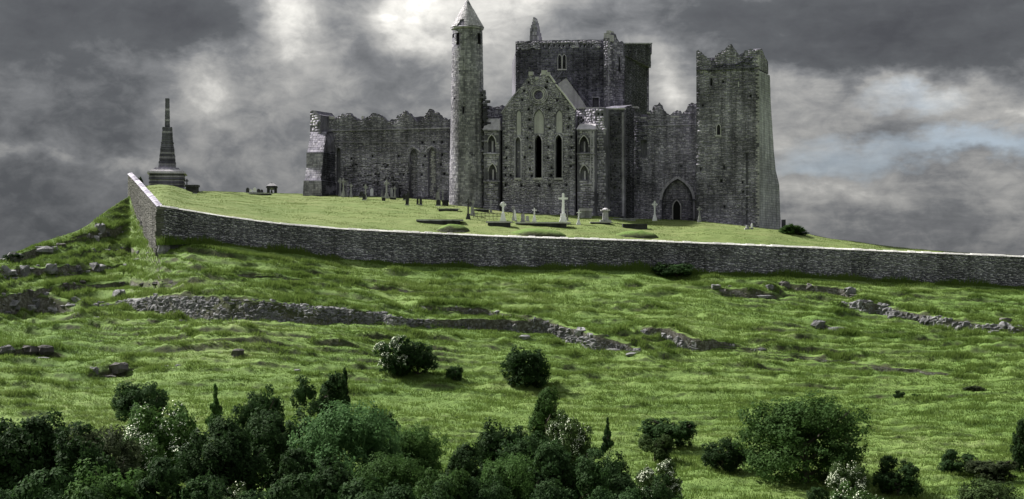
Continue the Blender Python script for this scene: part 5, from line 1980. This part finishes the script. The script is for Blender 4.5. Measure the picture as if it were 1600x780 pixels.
table_tomb(922, 957, 350.5, 347, 'pale', 'gravedark', 'flat pale slab carrying the capped pillar grave', 1.2)
table_tomb(957, 996, 344.5, 341.5, 'grave', 'grave', 'thin grey slab lying near the transept corner', 1.0)
table_tomb(973, 1012, 358, 350, 'gravedark', 'gravedark', 'black box tomb on the lawn right of the capped pillar grave', 1.1, over=.02)
table_tomb(388, 426, 305, 302, 'grave', 'gravedark', 'thin dark slab in front of the far left skyline group', .8)
table_tomb(596, 602, 314, 307, 'grave', 'gravedark', 'small dark box tomb left below the ringed cross on steps', .8)
table_tomb(608, 619, 312, 308, 'grave', 'gravedark', 'low dark slab right below the ringed cross on steps', .8)
table_tomb(289, 309, 300, 289, 'gravedark', 'gravedark', 'dark tomb carrying a little cross right of the great monument', 1.4)
pillar(946, 348, 325, 9, 'grave', 'capped stone pillar grave with a pale lid near the transept corner', capped=True)
pillar(738, 337, 322, 5, 'grave', 'grey pillar gravestone beside the dark cross at the round tower')
pillar(1168, 358, 352, 5, 'grave', 'stub of grey pillar at the foot of the square keep')

# canopy tomb on the skyline
p, s = gloc(425, 302)
t = thing('canopy_tomb', 'small canopied tomb on legs with pale pyramid roof on the left skyline', 'tomb', p)
for a in (-1, 1):
    g = Geo(); g.box((p[0] + a * .55, p[1], p[2] - .2), .3, .9, 1.0); build('leg', g, M['gravedark'], t)
g = Geo(); g.box((p[0], p[1], p[2] + .5), .55, .5, .3); build('urn', g, M['grave'], t)
g = Geo(); g.box((p[0], p[1], p[2] + .8), 1.7, 1.1, .3, top=.85); g2 = g; build('lintel', g, M['gravedark'], t)
g = Geo(); g.box((p[0], p[1], p[2] + 1.1), 1.6, 1.0, .38, top=.35); build('roof', g, M['pale'], t)

# iron railing round a plot
p, s = gloc(761, 343)
t = thing('iron_railing', 'thin rusty iron railing round a grave plot between the crosses', 'railing', p)
for k in range(8):
    g = Geo(); g.box((p[0] - 1.7 + k * .49, p[1], p[2] - .1), .05, .05, .95); build('post', g, M['iron'], t)
for hgt in (.35, .75):
    g = Geo(); g.tube((p[0] - 1.72, p[1], p[2] + hgt), (p[0] + 1.75, p[1], p[2] + hgt), .025, .025); build('rail', g, M['iron'], t)

# grassy mounds
for (mx, my, mw, mh) in ((707, 364, 60, 19), (838, 369, 100, 17), (995, 372, 76, 17)):
    p, s = gloc(mx, my)
    g = Geo()
    n = 18
    R = mw * s / 2; hh = mh * s
    rings_ = []
    for k in range(6):
        q = k / 5
        rings_.append((R * math.cos(q * math.pi / 2) + .01, hh * math.sin(q * math.pi / 2) ** 1.0))
    vs = []
    for r_, z_ in rings_:
        for i in range(n):
            a = 2 * math.pi * i / n
            vs.append((p[0] + r_ * math.cos(a), p[1] + 1.2 + r_ * math.sin(a) * .5, p[2] - .35 + z_ + .22 * float(fbm(np.array(math.cos(a) * r_ * 2 + mx), np.array(math.sin(a) * r_ * 2), 3))))
    fs = []
    for k in range(5):
        for i in range(n):
            fs.append((k * n + i, k * n + (i + 1) % n, (k + 1) * n + (i + 1) % n, (k + 1) * n + i))
    g.add(vs, fs)
    build('grass_mound', g, M['hill'], kind='structure', smooth=True)

# low dark wall stub right of the keep
p, s = gloc(1226, 362)
t = thing('wall_stub', 'short dark broken wall sticking out at the right foot of the square keep', 'wall', p)
for k, (dx_, w_, h_) in enumerate(((-.2, .5, 1.7), (.45, .7, .8), (1.2, .8, .6), (2.0, .8, .45))):
    g = Geo(); g.box((p[0] + dx_, p[1], p[2] - .2), w_, .8, h_, jit=.05); build('stone_block', g, M['dark'], t)

# ------------------------------------------------------------------ BROKEN HIGH CROSS MONUMENT (far left)
mp = P(258.5, 291, 212)
mo = thing('broken_cross_monument', 'tall tapering stone shaft on a big square plinth behind the far left wall end', 'monument', mp)
mpx = lambda x: (x - 800) / F * 212
mz = lambda y: (HY - y) / F * 212
def mon(name, y0, y1, w0, w1, mat, dep=1.0, cx_=258.5):
    parent_ = mo
    if y0 - y1 > 4.6:
        parent_ = bpy.data.objects.new(name, None)
        COL.objects.link(parent_); parent_.parent = mo
    a = mpx(cx_); W0 = w0 / F * 212; W1 = w1 / F * 212
    n = max(1, int(round((y0 - y1) / 3.1)))
    for k in range(n):
        t0, t1 = k / n, (k + 1) / n
        w_a = (W0 + (W1 - W0) * t0) * rng.uniform(.96, 1.03); w_b = W0 + (W1 - W0) * t1
        za, zb = mz(y0 + (y1 - y0) * t0), mz(y0 + (y1 - y0) * t1)
        q = Geo(); q.box((a, 212 + 1.2, za), w_a, w_a * dep, zb - za - .03, .18, top=min(1.0, w_b / w_a), jit=.015)
        build('course' if n > 1 else name, q, M[rng.choice(('dark', 'dark', 'rubble')) if mat != 'pale' else mat], mo if n == 1 else parent_)
        if k < n - 1:
            q = Geo(); q.box((a, 212 + 1.2, zb - .035), w_b * .93, w_b * .93 * dep, .05, .18)
            build('mortar_joint', q, M['mortar'], parent_)

mon('plinth', 305, 272, 53, 53, 'rubble')
# ashlar courses on the plinth, visible as joints
g = Geo()
for row in range(5):
    y0 = 291 - row * 3.6
    x = 232.5 + rng.uniform(0, 3)
    while x < 283:
        w_ = rng.uniform(5, 9)
        a = mpx(x + w_ / 2)
        px_ = Plane((232, 212.3 - 1.25), (285.0, 212.3 - 1.25 + .95))
        px_box(g, px_, x, y0 - 3.3, min(x + w_ - .4, 284), y0, -.1, .04 + rng.uniform(0, .03))
        x += w_
build('ashlar_blocks', g, M['gable'], mo, kind='stuff')
mon('plinth_cap', 272, 268.5, 58, 57, 'pale')
mon('upper_step', 268.5, 265, 54, 46, 'pale')
mon('upper_step', 265, 262, 40, 36, 'rubble')
yy = 262
for k, (y1, wa, wb, mt) in enumerate(((251, 27, 25, 'gable'), (240, 25, 22.5, 'rubble'), (230, 22.5, 20.5, 'gable'), (223, 20, 18.3, 'rubble'), (221, 20, 19.5, 'gable'), (210, 17.5, 16, 'rubble'), (197, 16.4, 14.4, 'gable'))):
    mon('shaft_block', yy, y1 + .25, wa, wb, mt, .8)
    yy = y1
for k, (y0, y1, wa, wb) in enumerate(((197, 182, 7.6, 7.2), (182, 168, 7.2, 6.8), (168, 152, 6.8, 6.4))):
    mon('upper_shaft', y0, y1 + .2, wa, wb, 'gable' if k else 'gable', .8)
